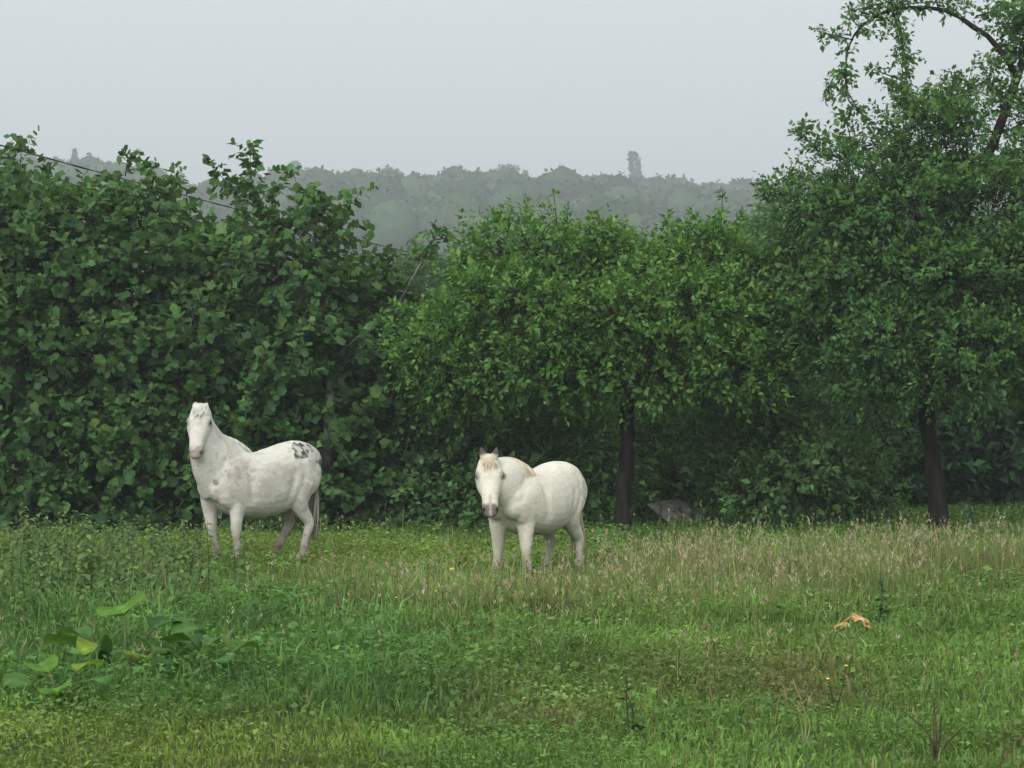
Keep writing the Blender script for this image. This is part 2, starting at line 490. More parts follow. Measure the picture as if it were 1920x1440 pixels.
def horse(name, label, px, D, theta, spec):
    sx, sy, sz = spec['scale']
    S3 = np.array([sx, sy, sz])
    x0 = (px - 960) / F * D
    z0 = float(gz([x0], [D])[0])
    root = thing(name, label, 'horse', (x0, D, z0))
    root.rotation_euler = (0, 0, math.pi + math.radians(theta))
    parts = []
    def add(vf): parts.append((vf[0], vf[1], (1, 1, 1)))
    # trunk: x, centre z, half width, top z, bottom z
    tr = np.array(spec['trunk'])
    pts = np.stack([tr[:, 0], tr[:, 0] * 0, (tr[:, 2] + tr[:, 3]) / 2], -1) * S3
    n = 26
    q = catmull(pts, n)
    wv = catmull(np.stack([tr[:, 1], (tr[:, 2] - tr[:, 3]) / 2, tr[:, 1] * 0], -1), n)
    add(tube(q, wv[:, 0] * sy, wv[:, 1] * sz, side=(0, 1, 0), seg=28, power=.9))
    # haunch and shoulder masses
    for s in (1, -1):
        add(ellipsoid(np.array([-.50, s * .145, 1.13]) * S3, np.array([.27, .17, .33]) * S3))
        add(ellipsoid(np.array([-.44, s * .175, .90]) * S3, np.array([.17, .11, .21]) * S3))
        add(ellipsoid(np.array([.47, s * .165, 1.02]) * S3, np.array([.19, .12, .32]) * S3))
        add(ellipsoid(np.array([.58, s * .11, .98]) * S3, np.array([.15, .13, .19]) * S3))
        add(ellipsoid(np.array([.43 + spec['fl' if s > 0 else 'fr'][3], s * .165, .80]) * S3, np.array([.10, .085, .17]) * S3))
    add(ellipsoid(np.array([-.05, 0, .90]) * S3, np.array([.50, .335, .27]) * S3))      # grass belly
    add(ellipsoid(np.array([.32, 0, 1.30]) * S3, np.array([.24, .10, .17]) * S3))       # withers
    # legs
    hooves = []
    def leg(path, rad, lat=1.0):
        path = np.asarray(path, float) * np.array([sx, sy, sz])
        rad = np.asarray(rad)
        m = 30
        q = catmull(path, m); r = np.interp(np.linspace(0, 1, m), np.linspace(0, 1, len(rad)), rad)
        add(tube(q, r * lat * sy, r * sx ** .5, side=(0, 1, 0), seg=14))
    for s, k in ((1, 'fl'), (-1, 'fr')):
        fx, fy, kx, rx = spec[k]
        leg([(.45 + rx, s * .16, .90), (.45 + rx, s * .165, .74), (.45 + kx * .5 + rx * .5, s * .16 + fy * .3, .58), (.45 + kx, s * .155 + fy * .55, .45),
             (.45 + (kx + fx) / 2, s * .15 + fy * .75, .30), (.45 + fx, s * .15 + fy, .16), (.475 + fx, s * .15 + fy, .08), (.485 + fx, s * .15 + fy, .015)],
            [.135, .108, .080, .068, .047, .056, .050, .062], .95)
        hooves.append(np.array([.49 + fx, s * .15 + fy]))
    for s, k in ((1, 'hl'), (-1, 'hr')):
        fx, fy, hx = spec[k]
        leg([(-.48, s * .16, 1.02), (-.43, s * .18, .84), (-.52 + hx * .5, s * .17, .66), (-.64 + hx, s * .155 + fy * .4, .50),
             (-.63 + (hx + fx) / 2, s * .15 + fy * .7, .32), (-.62 + fx, s * .15 + fy, .165), (-.585 + fx, s * .15 + fy, .085), (-.575 + fx, s * .15 + fy, .015)],
            [.20, .155, .098, .068, .048, .056, .048, .064], .85)
        hooves.append(np.array([-.575 + fx, s * .15 + fy]))
    # head frame
    beta, pitch = math.radians(spec['head_yaw']), math.radians(spec['head_pitch'])
    roll = math.radians(spec.get('head_roll', 0))
    hd = np.array([math.cos(beta), math.sin(beta), 0])
    hs = np.array([-math.sin(beta), math.cos(beta), 0])
    a = hd * math.cos(pitch) - np.array([0, 0, 1]) * math.sin(pitch)
    nn = np.cross(a, hs); nn = nn if nn[2] > 0 else -nn
    hs2 = hs * math.cos(roll) + nn * math.sin(roll); nn = nn * math.cos(roll) - hs * math.sin(roll); hs = hs2
    poll = np.array(spec['poll'])
    hk = spec['head']; hw = spec.get('head_w', 1.0)
    H = np.array([(-.05, .05, .06), (0.0, .080, .095), (.08, .098, .122), (.17, .112, .140), (.26, .100, .138), (.35, .078, .108),
                  (.44, .063, .082), (.52, .062, .072), (.58, .062, .064), (.62, .046, .046), (.635, .02, .02)])
    H[:, 1] *= spec.get('head_w', 1.0)
    H = H * hk
    hc = poll + a * H[:, :1] - nn * H[:, 2:3]
    m = 26
    hq = catmull(hc, m); hr = catmull(np.stack([H[:, 1], H[:, 2], H[:, 0]], -1), m)
    add(tube(hq, hr[:, 0], hr[:, 1], side=hs, seg=20, power=.88))
    for s in (1, -1):
        add(ellipsoid(poll + a * .19 * hk - nn * .17 * hk + hs * s * .055 * hk * hw, np.array([.045, .1, .1]) * hk, np.stack([hs, a, nn])))     # cheek
        add(ellipsoid(poll + a * .175 * hk - nn * .055 * hk + hs * s * .088 * hk * hw, np.array([.03, .045, .032]) * hk, np.stack([hs, a, nn])))  # brow
        add(ellipsoid(poll + a * .565 * hk - nn * .045 * hk + hs * s * .042 * hk * hw, np.array([.026, .04, .032]) * hk, np.stack([hs, a, nn])))  # nostril
    add(ellipsoid(poll + a * .575 * hk - nn * .115 * hk, np.array([.045, .045, .03]) * hk, np.stack([hs, a, nn])))  # chin
    add(ellipsoid(poll + a * .03 * hk - nn * .04 * hk, np.array([.052 * hw, .08, .07]) * hk, np.stack([hs, a, nn])))
    # ears
    ear_pts = []
    for s in (1, -1):
        e0 = poll + a * .0 * hk - nn * .03 * hk + hs * s * .058 * hk
        ed = unit(-a * spec['ear'][0] + nn * spec['ear'][1] + hs * s * spec['ear'][2])
        el = spec['ear'][3] * hk
        t = np.array([0, .25, .55, .85, 1.0])
        q = e0 + ed * (t * el)[:, None] + nn * (np.sin(t * 2.5) * .012)[:, None]
        add(tube(q, np.array([.026, .036, .032, .016, .006]) * hk * 1.1, np.array([.022, .022, .018, .012, .006]) * hk, side=hs, seg=10))
        ear_pts.append((e0, e0 + ed * el))
    # neck
    nb = np.array(spec['neck_base']) * S3
    end = poll + a * .03 * hk - nn * .135 * hk
    mid = np.array(spec['neck_mid']) if 'neck_mid' in spec else (nb + end) / 2 + np.array([.04, 0, .02])
    q = catmull([nb, mid, end], 18)
    neck_q = q
    t = np.linspace(0, 1, 18); neck_t = t
    la = np.interp(t, [0, .35, .7, 1], spec['neck_w']); de = np.interp(t, [0, .35, .7, 1], spec['neck_d'])
    sides = unit(np.array([0, 1, 0])[None] * (1 - t[:, None]) + hs[None] * t[:, None])
    add(tube(q, la, de, side=sides, seg=22))
    T = unit(np.gradient(q, axis=0)); Nn = unit(np.cross(T, sides)); Nn[Nn[:, 2] < 0] *= -1
    crest = q + Nn * (de * 1.0)[:, None]
    # join, remesh to one skin, smooth
    v, f, c = merge(parts)
    me0 = make_mesh('tmp', v, f)
    tmp = obj('tmp_body', me0)
    rm = tmp.modifiers.new('r', 'REMESH'); rm.mode = 'VOXEL'; rm.voxel_size = .015
    sm = tmp.modifiers.new('s', 'SMOOTH'); sm.factor = .5; sm.iterations = 4
    dg = bpy.context.evaluated_depsgraph_get()
    me = bpy.data.meshes.new_from_object(tmp.evaluated_get(dg))
    bpy.data.objects.remove(tmp); bpy.data.meshes.remove(me0)
    me.name = 'body'
    nv = len(me.vertices)
    co = np.zeros(nv * 3, np.float32); me.vertices.foreach_get('co', co); co = co.reshape(-1, 3).astype(float)
    # gentle muscle relief
    nr = np.zeros(nv * 3, np.float32); me.vertices.foreach_get('normal', nr); nr = nr.reshape(-1, 3)
    rel = (fbm(co * 7.0, 2) - .5) * .014
    X_, Y_, Z_ = co[:, 0] / sx, np.abs(co[:, 1]) / sy, co[:, 2] / sz
    sidek = sstep(.10, .2, Y_)
    rel -= .018 * np.exp(-((X_ - .27 - .10 * (Z_ - 1.0)) / .045) ** 2) * sstep(.72, .85, Z_) * sstep(1.36, 1.2, Z_) * sidek          # behind the shoulder
    rel -= .018 * np.exp(-((X_ + .27 + .28 * (Z_ - .95)) / .05) ** 2) * sstep(.68, .8, Z_) * sstep(1.3, 1.1, Z_) * sidek             # flank fold
    rel -= .013 * np.exp(-((X_ - .60 + .42 * (Z_ - 1.15)) / .04) ** 2) * sstep(.98, 1.1, Z_) * sstep(1.42, 1.3, Z_) * sstep(.06, .14, Y_)  # neck meets shoulder
    rel -= .012 * np.exp(-((X_ + .62 - .15 * (Z_ - 1.0)) / .045) ** 2) * sstep(.8, .92, Z_) * sstep(1.3, 1.15, Z_) * sidek            # thigh line
    co2 = co + nr * rel[:, None]
    me.vertices.foreach_set('co', co2.astype(np.float32).ravel())
    me.polygons.foreach_set('use_smooth', np.ones(len(me.polygons), bool))
    me.update()
    # coat
    col = np.tile(np.array(spec['coat']), (nv, 1))
    m1 = fbm(co * 4.3 + 5, 3); m2 = fbm(co * 15 + 9, 3); m3 = fbm(co * 34 + 2, 2)
    k = sstep(.5, .66, m1) * spec['mottle']
    col = col * (1 - k[:, None]) + np.array(spec['mottle_c']) * k[:, None]
    k = sstep(.58, .72, m2) * spec['mottle'] * .8
    col = col * (1 - k[:, None]) + np.array(spec['mottle_c']) * .8 * k[:, None]
    def blend(k, c):
        nonlocal col
        k = np.clip(k, 0, 1)[:, None]; col = col * (1 - k) + np.asarray(c) * k
    blend((1 - sstep(.10 * sz, .62 * sz, co[:, 2])) * (.30 + .75 * m2) * spec['dirt'] * 1.15, (.18, .135, .095))
    blend((1 - sstep(.05, .1, co[:, 2])), (.12, .10, .08))
    inner = np.exp(-((co[:, 0] + .50 * sx) / .30) ** 2 - ((co[:, 2] - .68 * sz) / .22) ** 2) * (np.abs(co[:, 1]) < .15 * sy + .03)
    blend(inner * spec['dirt'] * .6, (.26, .20, .14))
    # face
    hrel = co - poll
    ht, hsd, hn = hrel @ a / hk, hrel @ hs / hk, hrel @ nn / hk
    on_head = (hn > np.interp(ht, [0, .28, .42, .65], [-.34, -.30, -.20, -.16])) & (ht > -.1) & (ht < .7) & (np.abs(hsd) < .19) & (hn > -.34) & (hn < .06)
    mz = sstep(spec['muzzle_t'] - .05, spec['muzzle_t'] + .03, ht + (m2 - .5) * .14) * on_head
    blend(mz * spec['muzzle_k'], spec['muzzle_c'])
    for s in (1, -1):
        dn = np.linalg.norm(np.stack([ht - .575, hsd - s * .048 * hw, (hn + .045) * .8], -1), axis=1)
        blend((1 - sstep(.018, .036, dn)) * on_head, spec['nostril_c'])
        de_ = np.linalg.norm(np.stack([ht - .18, (hsd - s * .11 * hw) * .7, hn + .06], -1), axis=1)
        blend((1 - sstep(.026, .070, de_)) * .8 * on_head, (.12, .10, .09))
    md = np.abs(hn + .095) + np.abs(ht - .605) * .5
    blend((1 - sstep(.008, .02, md)) * on_head * .8, (.08, .06, .055))
    if spec.get('blaze'):
        blend(np.exp(-(hsd / .013) ** 2) * (ht > .42) * on_head * sstep(-.09, -.03, hn), (.46, .38, .36))
    if spec.get('poll_c'):
        blend(np.exp(-(np.linalg.norm(np.stack([ht - .04, hsd, hn * .8], -1), axis=1) / .10) ** 2) * .75 * on_head, spec['poll_c'])
    for e0, e1 in ear_pts:
        ax = e1 - e0; tt = (co - e0) @ ax / (ax @ ax)
        dist = np.linalg.norm(co - (e0 + np.clip(tt, 0, 1)[:, None] * ax), axis=1)
        blend((1 - sstep(.035, .06, dist)) * sstep(.1, .45, tt) * spec['ear_k'], spec['ear_c'])
    for (sxp, syp, szp, r, cc, kk) in spec['spots']:
        d = co - np.array([sxp, syp, szp])
        dist = np.linalg.norm(d, axis=1) / r
        blend(kk * (1 - sstep(.55, .95, dist + (m2 - .5) * 2.2 + (m3 - .5) * 1.0)), cc)
    ca = me.color_attributes.new('Col', 'FLOAT_COLOR', 'POINT')
    cc = np.ones((nv, 4), np.float32); cc[:, :3] = np.clip(col, .01, .85)
    ca.data.foreach_set('color', cc.ravel())
    obj('body', me, M_HORSE, root)
    # eyes
    for s in (1, -1):
        v, f = ellipsoid(poll + a * .182 * hk - nn * .058 * hk + hs * s * .098 * hk * hw, np.array([.016, .026, .019]) * hk, np.stack([hs, a, nn]), 8, 12)
        obj('eye', make_mesh('eye', v, f, smooth=True), M_EYE, root)
    # hooves
    for h in hooves:
        hp = np.array([h[0] * sx, h[1] * sy, 0])
        q = hp + np.array([(.0 - .015 + .0, 0, .085), (.008, 0, .05), (.02, 0, -.02)])
        v, f = tube(q, np.array([.050, .058, .068]) * sy, np.array([.054, .064, .078]) * sy, side=(0, 1, 0), seg=14)
        obj('hoof', make_mesh('hoof', v, f, smooth=True), M_HOOF, root)
    # hair locks
    def locks(nm, starts, dirs, lens, rad, colr, sag=.5, nseg=6, wave=.03):
        ps = []
        for i in range(len(starts)):
            t = np.linspace(0, 1, nseg)
            d = np.asarray(dirs[i]); L = lens[i]
            q = np.asarray(starts[i]) + d * (t * L)[:, None]
            q[:, 2] -= sag * L * t ** 1.7
            ph = random.random() * 6.28
            q[:, 0] += np.sin(t * 5 + ph) * wave * t; q[:, 1] += np.cos(t * 4.2 + ph) * wave * t
            r = rad * (.6 + .8 * random.random()) * np.interp(t, [0, .15, .6, 1], [.7, 1, .8, .12])
            v, f = tube(q, r, r * .55, side=(1, .2, 0), seg=6)
            cvar = np.asarray(colr(i)) * (.85 + .3 * random.random())
            ps.append((v, f, np.clip(cvar, 0, .85)))
        v, f, c = merge(ps)
        obj(nm, make_mesh(nm, v, f, c, smooth=True), M_HAIR, root)
    # mane: locks that part at the crest and lie on the neck
    ms = spec['mane']
    ps = []
    for i in range(ms['n']):
        t0 = .10 + .88 * random.random()
        sg = 1 if random.random() < ms['near'] else -1
        ph = np.linspace(-.12, ms['wrap'] * (.55 + .7 * random.random()), 7) * sg
        tt = np.clip(t0 + random.gauss(0, .01) - np.linspace(0, 1, 7) ** 1.3 * ms['drift'] * (.5 + random.random()), 0.02, 1)
        g = lambda A: np.stack([np.interp(tt * 17, np.arange(18), A[:, ax_]) for ax_ in range(3)], -1)
        lift = 1.015 + ms['lift'] * (.3 + .7 * random.random()) * np.sin(np.linspace(.5, 2.6, 7))
        Q = g(neck_q) + (g(sides) * (np.interp(tt, neck_t, la) * np.sin(ph) * lift)[:, None] + g(Nn) * (np.interp(tt, neck_t, de) * np.cos(ph) * lift)[:, None])
        r = .013 * (.6 + .8 * random.random()) * np.interp(np.linspace(0, 1, 7), [0, .2, .6, 1], [.7, 1, .8, .15])
        v, f = tube(Q, r, r * .6, side=(1, .2, 0), seg=6)
        ps.append((v, f, np.clip(np.asarray(ms['c']) * (.8 + .35 * random.random()), 0, .85)))
    v, f, c = merge(ps)
    obj('mane', make_mesh('mane', v, f, c, smooth=True), M_HAIR, root)
    fs = spec['forelock']
    st, dr, ln = [], [], []
    for i in range(fs['n']):
        st.append(poll + a * random.uniform(-.03, .03) + hs * random.gauss(0, .03) - nn * .015)
        dr.append(unit(a * fs['fwd'] + nn * fs['stand'] + hs * random.gauss(0, .25)))
        ln.append(fs['len'] * (.6 + .7 * random.random()))
    locks('forelock', st, dr, ln, .011, lambda i: fs['c'], fs['sag'], wave=.015)
    ts = spec['tail']
    st, dr, ln = [], [], []
    dock = np.array([tr[0, 0] + .05, 0, ts['z']]) * S3
    for i in range(ts['n']):
        k = random.random()
        st.append(dock + np.array([-.03 * k - .02, random.gauss(0, .03), -.16 * k]))
        dr.append(unit(np.array([ts.get('back', -.1) + random.gauss(0, .03), random.gauss(ts.get('lean', 0), .05), -1])))
        ln.append((ts['len'] - .16 * k) * (.72 + .33 * random.random()))
    def tc(i): return ts['c'] if random.random() < .6 else ts['c2']
    locks('tail', st, dr, ln, .022, tc, -.02, 9, .03)
    return root

TRUNK = [(-.80, .06, 1.28, 1.06), (-.76, .17, 1.41, .96), (-.64, .25, 1.525, .88), (-.48, .30, 1.565, .80), (-.28, .345, 1.50, .65),
         (-.05, .375, 1.425, .575), (.16, .37, 1.41, .575), (.34, .33, 1.43, .63), (.52, .29, 1.38, .73), (.66, .22, 1.26, .84), (.745, .12, 1.14, .93)]
GREY = (.075, .071, .073)
horse('spotted_horse', 'white horse with dark spots on its rump, head raised high', 484, 28.4, 38, dict(
    scale=(1.10, 1.0, 1.0), trunk=TRUNK,
    fl=(-.07, .05, -.06, -.08), fr=(.0, -.02, .07, .10), hl=(.10, .02, .04), hr=(.27, -.02, .12),
    poll=(.92, .12, 1.99), head=1.05, head_w=1.38, head_yaw=46, head_pitch=66, head_roll=-3,
    ear=(.75, -.60, .10, .12), neck_base=(.40, 0, 1.10), neck_mid=(.72, .0, 1.46), neck_w=(.24, .20, .15, .09), neck_d=(.44, .385, .29, .17),
    coat=(.66, .635, .565), mottle=.42, mottle_c=(.41, .37, .32), dirt=1.1,
    muzzle_t=.52, muzzle_k=.75, muzzle_c=(.25, .175, .16), nostril_c=(.10, .07, .07), poll_c=None, ear_c=(.35, .32, .3), ear_k=.5,
    spots=[(-.48, .25, 1.49, .14, GREY, 1), (-.60, .21, 1.51, .12, GREY, 1), (-.38, .23, 1.48, .07, GREY, .8), (-.83, .18, 1.26, .07, GREY, .9), (-.72, .28, 1.30, .05, GREY, .8),
           (-.60, .30, 1.30, .03, GREY, .5), (.52, .28, 1.12, .13, (.34, .29, .28), .5), (.40, .29, 1.24, .15, (.36, .31, .30), .5), (.1, .36, 1.0, .16, (.42, .38, .35), .45),
           (-.2, .36, 1.1, .13, (.42, .38, .35), .4), (.74, .2, 1.03, .035, (.2, .18, .17), .8)],
    mane=dict(n=230, near=.65, wrap=.5, drift=.09, lift=.06, c=(.66, .64, .60)),
    forelock=dict(n=60, fwd=.95, stand=.16, len=.13, sag=.05, c=(.66, .64, .60)),
    tail=dict(n=80, z=1.38, len=1.16, back=.07, c=(.33, .29, .24), c2=(.20, .16, .12))))

horse('white_pony', 'cream white pony with a dark muzzle and pricked ears beside the tree trunk', 1002, 25.9, 57, dict(
    scale=(1.03, 1.08, .865), trunk=TRUNK,
    fl=(.02, .05, .02, .0), fr=(-.02, -.06, -.01, .02), hl=(-.05, .03, -.03), hr=(.05, -.02, .03),
    poll=(.96, .01, 1.405), head=1.07, head_w=1.38, head_yaw=37, head_pitch=66, head_roll=3,
    ear=(.95, .25, .22, .125), neck_base=(.38, 0, 1.12), neck_mid=(.70, .0, 1.17), neck_w=(.26, .21, .15, .085), neck_d=(.36, .315, .235, .15),
    coat=(.74, .70, .595), mottle=.24, mottle_c=(.52, .46, .36), dirt=.7,
    muzzle_t=.525, muzzle_k=.85, muzzle_c=(.06, .045, .04), nostril_c=(.02, .016, .015), blaze=True, poll_c=(.62, .50, .34), ear_c=(.10, .08, .07), ear_k=1.0,
    spots=[(-.62, .30, 1.12, .11, (.47, .43, .39), .5), (-.45, .33, 1.22, .09, (.5, .46, .42), .45), (.55, .22, .78, .15, (.53, .47, .37), .5)],
    mane=dict(n=200, near=.8, wrap=1.05, drift=.10, lift=.05, c=(.64, .55, .41)),
    forelock=dict(n=50, fwd=.95, stand=.12, len=.12, sag=.1, c=(.64, .54, .38)),
    tail=dict(n=80, z=1.38, len=1.02, back=-.06, lean=.12, c=(.46, .41, .32), c2=(.32, .26, .19))))

# ------------------------------------------------------------------ orchard trees and bushes
def PW(lst, D):
    return [P(x, y, D + (z if z else 0)) for x, y, z in lst]

# --- broad-leaved trees on the left: crowns reach the ground
DS = 38.0
SYC = 'broad-leaved trees hung down to the meadow'
tree('sycamore_tree', 'broad-leaved tree behind the nettles left of the spotted horse, cable passing its top', 'tree', 90, DS,
     [(30, 385, 90, 75, .2, 1.2), (145, 425, 95, 68, 0, 1.3), (262, 405, 66, 68, .2, 1.1), (-60, 470, 150, 130, .4, 1.6), (90, 520, 170, 120, -.4, 1.5), (255, 520, 140, 110, -.2, 1.4),
      (20, 680, 190, 130, -.8, 1.5), (210, 670, 150, 120, -.6, 1.4), (60, 850, 190, 120, -1.0, 1.4), (230, 860, 150, 110, -.9, 1.3), (130, 950, 210, 70, -1.2, 1.2), (-130, 720, 170, 260, -.3, 1.6)],
     'broad', .128, PAL_SYC, 17, per=9, twig=.5, up=.5, face=.6,
     trunk=(PW([(90, 1002, 0), (95, 850, .1), (110, 640, 0), (120, 440, 0)], DS), .17, .06),
     limbs=[(PW([(95, 830, 0), (40, 650, -.5), (20, 480, 0), (40, 330, .2)], DS), .08, .015), (PW([(100, 760, 0), (190, 600, -.4), (250, 470, 0), (290, 330, .2)], DS), .08, .015),
            (PW([(105, 700, 0), (150, 520, .3), (150, 360, 0)], DS), .07, .012)],
     shoots=[(PW([(30, 360, 0), (38, 310, 0), (40, 268, 0)], DS), 27, .16), (PW([(85, 340, 0), (90, 310, .1)], DS), 27, .16), (PW([(235, 330, 0), (240, 292, 0)], DS), 27, .15),
             (PW([(275, 330, 0), (272, 300, 0)], DS), 27, .15), (PW([(310, 350, 0), (325, 318, 0)], DS), 27, .15), (PW([(0, 330, 0), (-5, 295, 0)], DS), 27, .15)],
     group=SYC)
tree('sycamore_tree', 'broad-leaved tree with loose shoots on top, directly behind the spotted horse', 'tree', 470, DS + .3,
     [(430, 500, 95, 60, 0, 1.2), (575, 445, 55, 65, -.1, .9), (390, 545, 105, 90, -.2, 1.3), (520, 540, 130, 100, -.3, 1.4), (370, 660, 130, 120, -.7, 1.4), (530, 680, 150, 120, -.6, 1.4),
      (400, 830, 150, 120, -.9, 1.4), (560, 850, 140, 120, -.8, 1.3), (450, 940, 190, 65, -1.1, 1.1), (590, 560, 80, 90, .0, 1.0)],
     'broad', .128, PAL_SYC, 17, per=9, twig=.48, up=.5, face=.6, bark=M_BARKPALE,
     trunk=(PW([(470, 1001, 0), (468, 850, .1), (472, 650, 0), (470, 440, 0)], DS + .3), .16, .05),
     limbs=[(PW([(470, 800, 0), (540, 620, -.5), (590, 480, 0), (600, 380, 0)], DS), .08, .012), (PW([(468, 760, 0), (400, 600, -.3), (390, 480, 0)], DS), .07, .012)],
     shoots=[(PW([(480, 470, 0), (474, 370, 0), (468, 278, 0)], DS), 27, .15), (PW([(474, 385, 0), (430, 345, 0), (392, 308, 0)], DS), 27, .12), (PW([(476, 385, 0), (510, 355, 0), (535, 320, 0)], DS), 23, .12),
             (PW([(570, 410, 0), (590, 360, 0)], DS), 30, .18), (PW([(590, 420, 0), (630, 405, 0)], DS), 27, .12), (PW([(505, 440, 0), (505, 375, 0)], DS), 20, .12)],
     group=SYC)
tree('sycamore_tree', 'broad-leaved tree with a pale grey trunk showing between the two horses', 'tree', 617, DS + .6,
     [(680, 575, 105, 62, .2, 1.1), (745, 545, 40, 36, .3, .7), (660, 640, 110, 90, .5, 1.2), (765, 670, 80, 80, .2, 1.2), (720, 740, 130, 100, .2, 1.3), (640, 860, 90, 100, .2, 1.1), (740, 870, 140, 100, -.2, 1.3),
      (680, 945, 150, 50, -.7, 1.0), (800, 950, 90, 45, -.6, .9), (840, 800, 80, 120, .6, 1.1)],
     'broad', .125, PAL_SYC, 17, per=9, twig=.45, up=.5, face=.6, bark=M_BARKPALE,
     trunk=(PW([(612, 1000, -.9), (614, 860, -1.1), (620, 740, -1.25), (645, 560, .2)], DS + .6), .13, .06),
     limbs=[(PW([(620, 740, -1.2), (690, 640, -.4), (720, 540, .1)], DS + .6), .07, .012), (PW([(628, 680, -.9), (740, 580, -.2), (800, 470, .2)], DS + .6), .06, .012), (PW([(619, 760, -1.25), (580, 785, -1.6), (550, 795, -1.7)], DS + .6), .025, .01)],
     shoots=[(PW([(770, 500, .2), (800, 465, .2), (825, 435, .2)], DS + .6), 34, .14), (PW([(700, 510, .2), (740, 480, .2)], DS + .6), 27, .14)],
     group=SYC)

# --- apple tree in the middle
DA = 36.3
tree('apple_tree', 'spreading apple tree with bright green crown behind the cream white pony', 'tree', 1168, DA,
     [(960, 465, 105, 70, .3, 1.1), (1080, 480, 90, 55, .5, 1.0), (1190, 500, 100, 65, .4, 1.1), (1310, 490, 100, 70, .5, 1.1), (925, 556, 98, 66, -.2, 1.2), (820, 640, 90, 75, .1, 1.0), (850, 700, 90, 55, .2, .9),
      (1010, 590, 120, 80, -.9, 1.2), (1150, 600, 110, 80, -.7, 1.2), (1290, 590, 120, 90, -.8, 1.2), (1390, 560, 70, 100, 0, 1.1), (960, 690, 110, 65, -.7, 1.1), (1080, 690, 100, 55, -.7, 1.0),
      (1240, 690, 120, 70, -.7, 1.1), (1360, 690, 110, 75, -.6, 1.1), (1420, 640, 70, 90, .2, 1.0), (1130, 540, 130, 110, .9, 1.4), (930, 620, 120, 90, 1.1, 1.3), (1300, 640, 130, 100, 1.1, 1.3)],
     'oval', .105, PAL_APPLE, 30, per=10, twig=.34, shell=.45, bump=.36,
     trunk=(PW([(1165, 1006, 0), (1168, 930, 0), (1176, 840, 0), (1172, 740, 0), (1160, 660, 0)], DA), .14, .10),
     limbs=[(PW([(1165, 690, 0), (1080, 620, -.3), (980, 560, -.2), (930, 450, .1)], DA), .085, .012), (PW([(1165, 680, 0), (1240, 600, -.4), (1320, 520, .2), (1330, 440, .3)], DA), .085, .012),
            (PW([(1168, 720, 0), (1050, 690, -.8), (900, 650, -.4), (800, 640, 0)], DA), .07, .012), (PW([(1170, 720, 0), (1290, 670, -.7), (1410, 640, 0)], DA), .07, .012), (PW([(1162, 680, 0), (1140, 560, .5), (1060, 450, .5)], DA), .07, .012)],
     shoots=[(PW([(930, 430, .2), (925, 392, .2)], DA), 22, .13), (PW([(990, 420, .2), (985, 390, .2)], DA), 22, .13), (PW([(1062, 430, .4), (1066, 378, .4)], DA), 9, .06), (PW([(1045, 430, .4), (1038, 358, .4)], DA), 7, .05),
             (PW([(860, 500, 0), (850, 450, 0)], DA), 16, .12), (PW([(1130, 440, .3), (1128, 425, .3)], DA), 14, .12), (PW([(1352, 440, .3), (1355, 352, .3)], DA), 10, .06), (PW([(1365, 430, .3), (1400, 392, .3)], DA), 10, .07),
             (PW([(1260, 440, .3), (1258, 412, .3)], DA), 20, .14)])

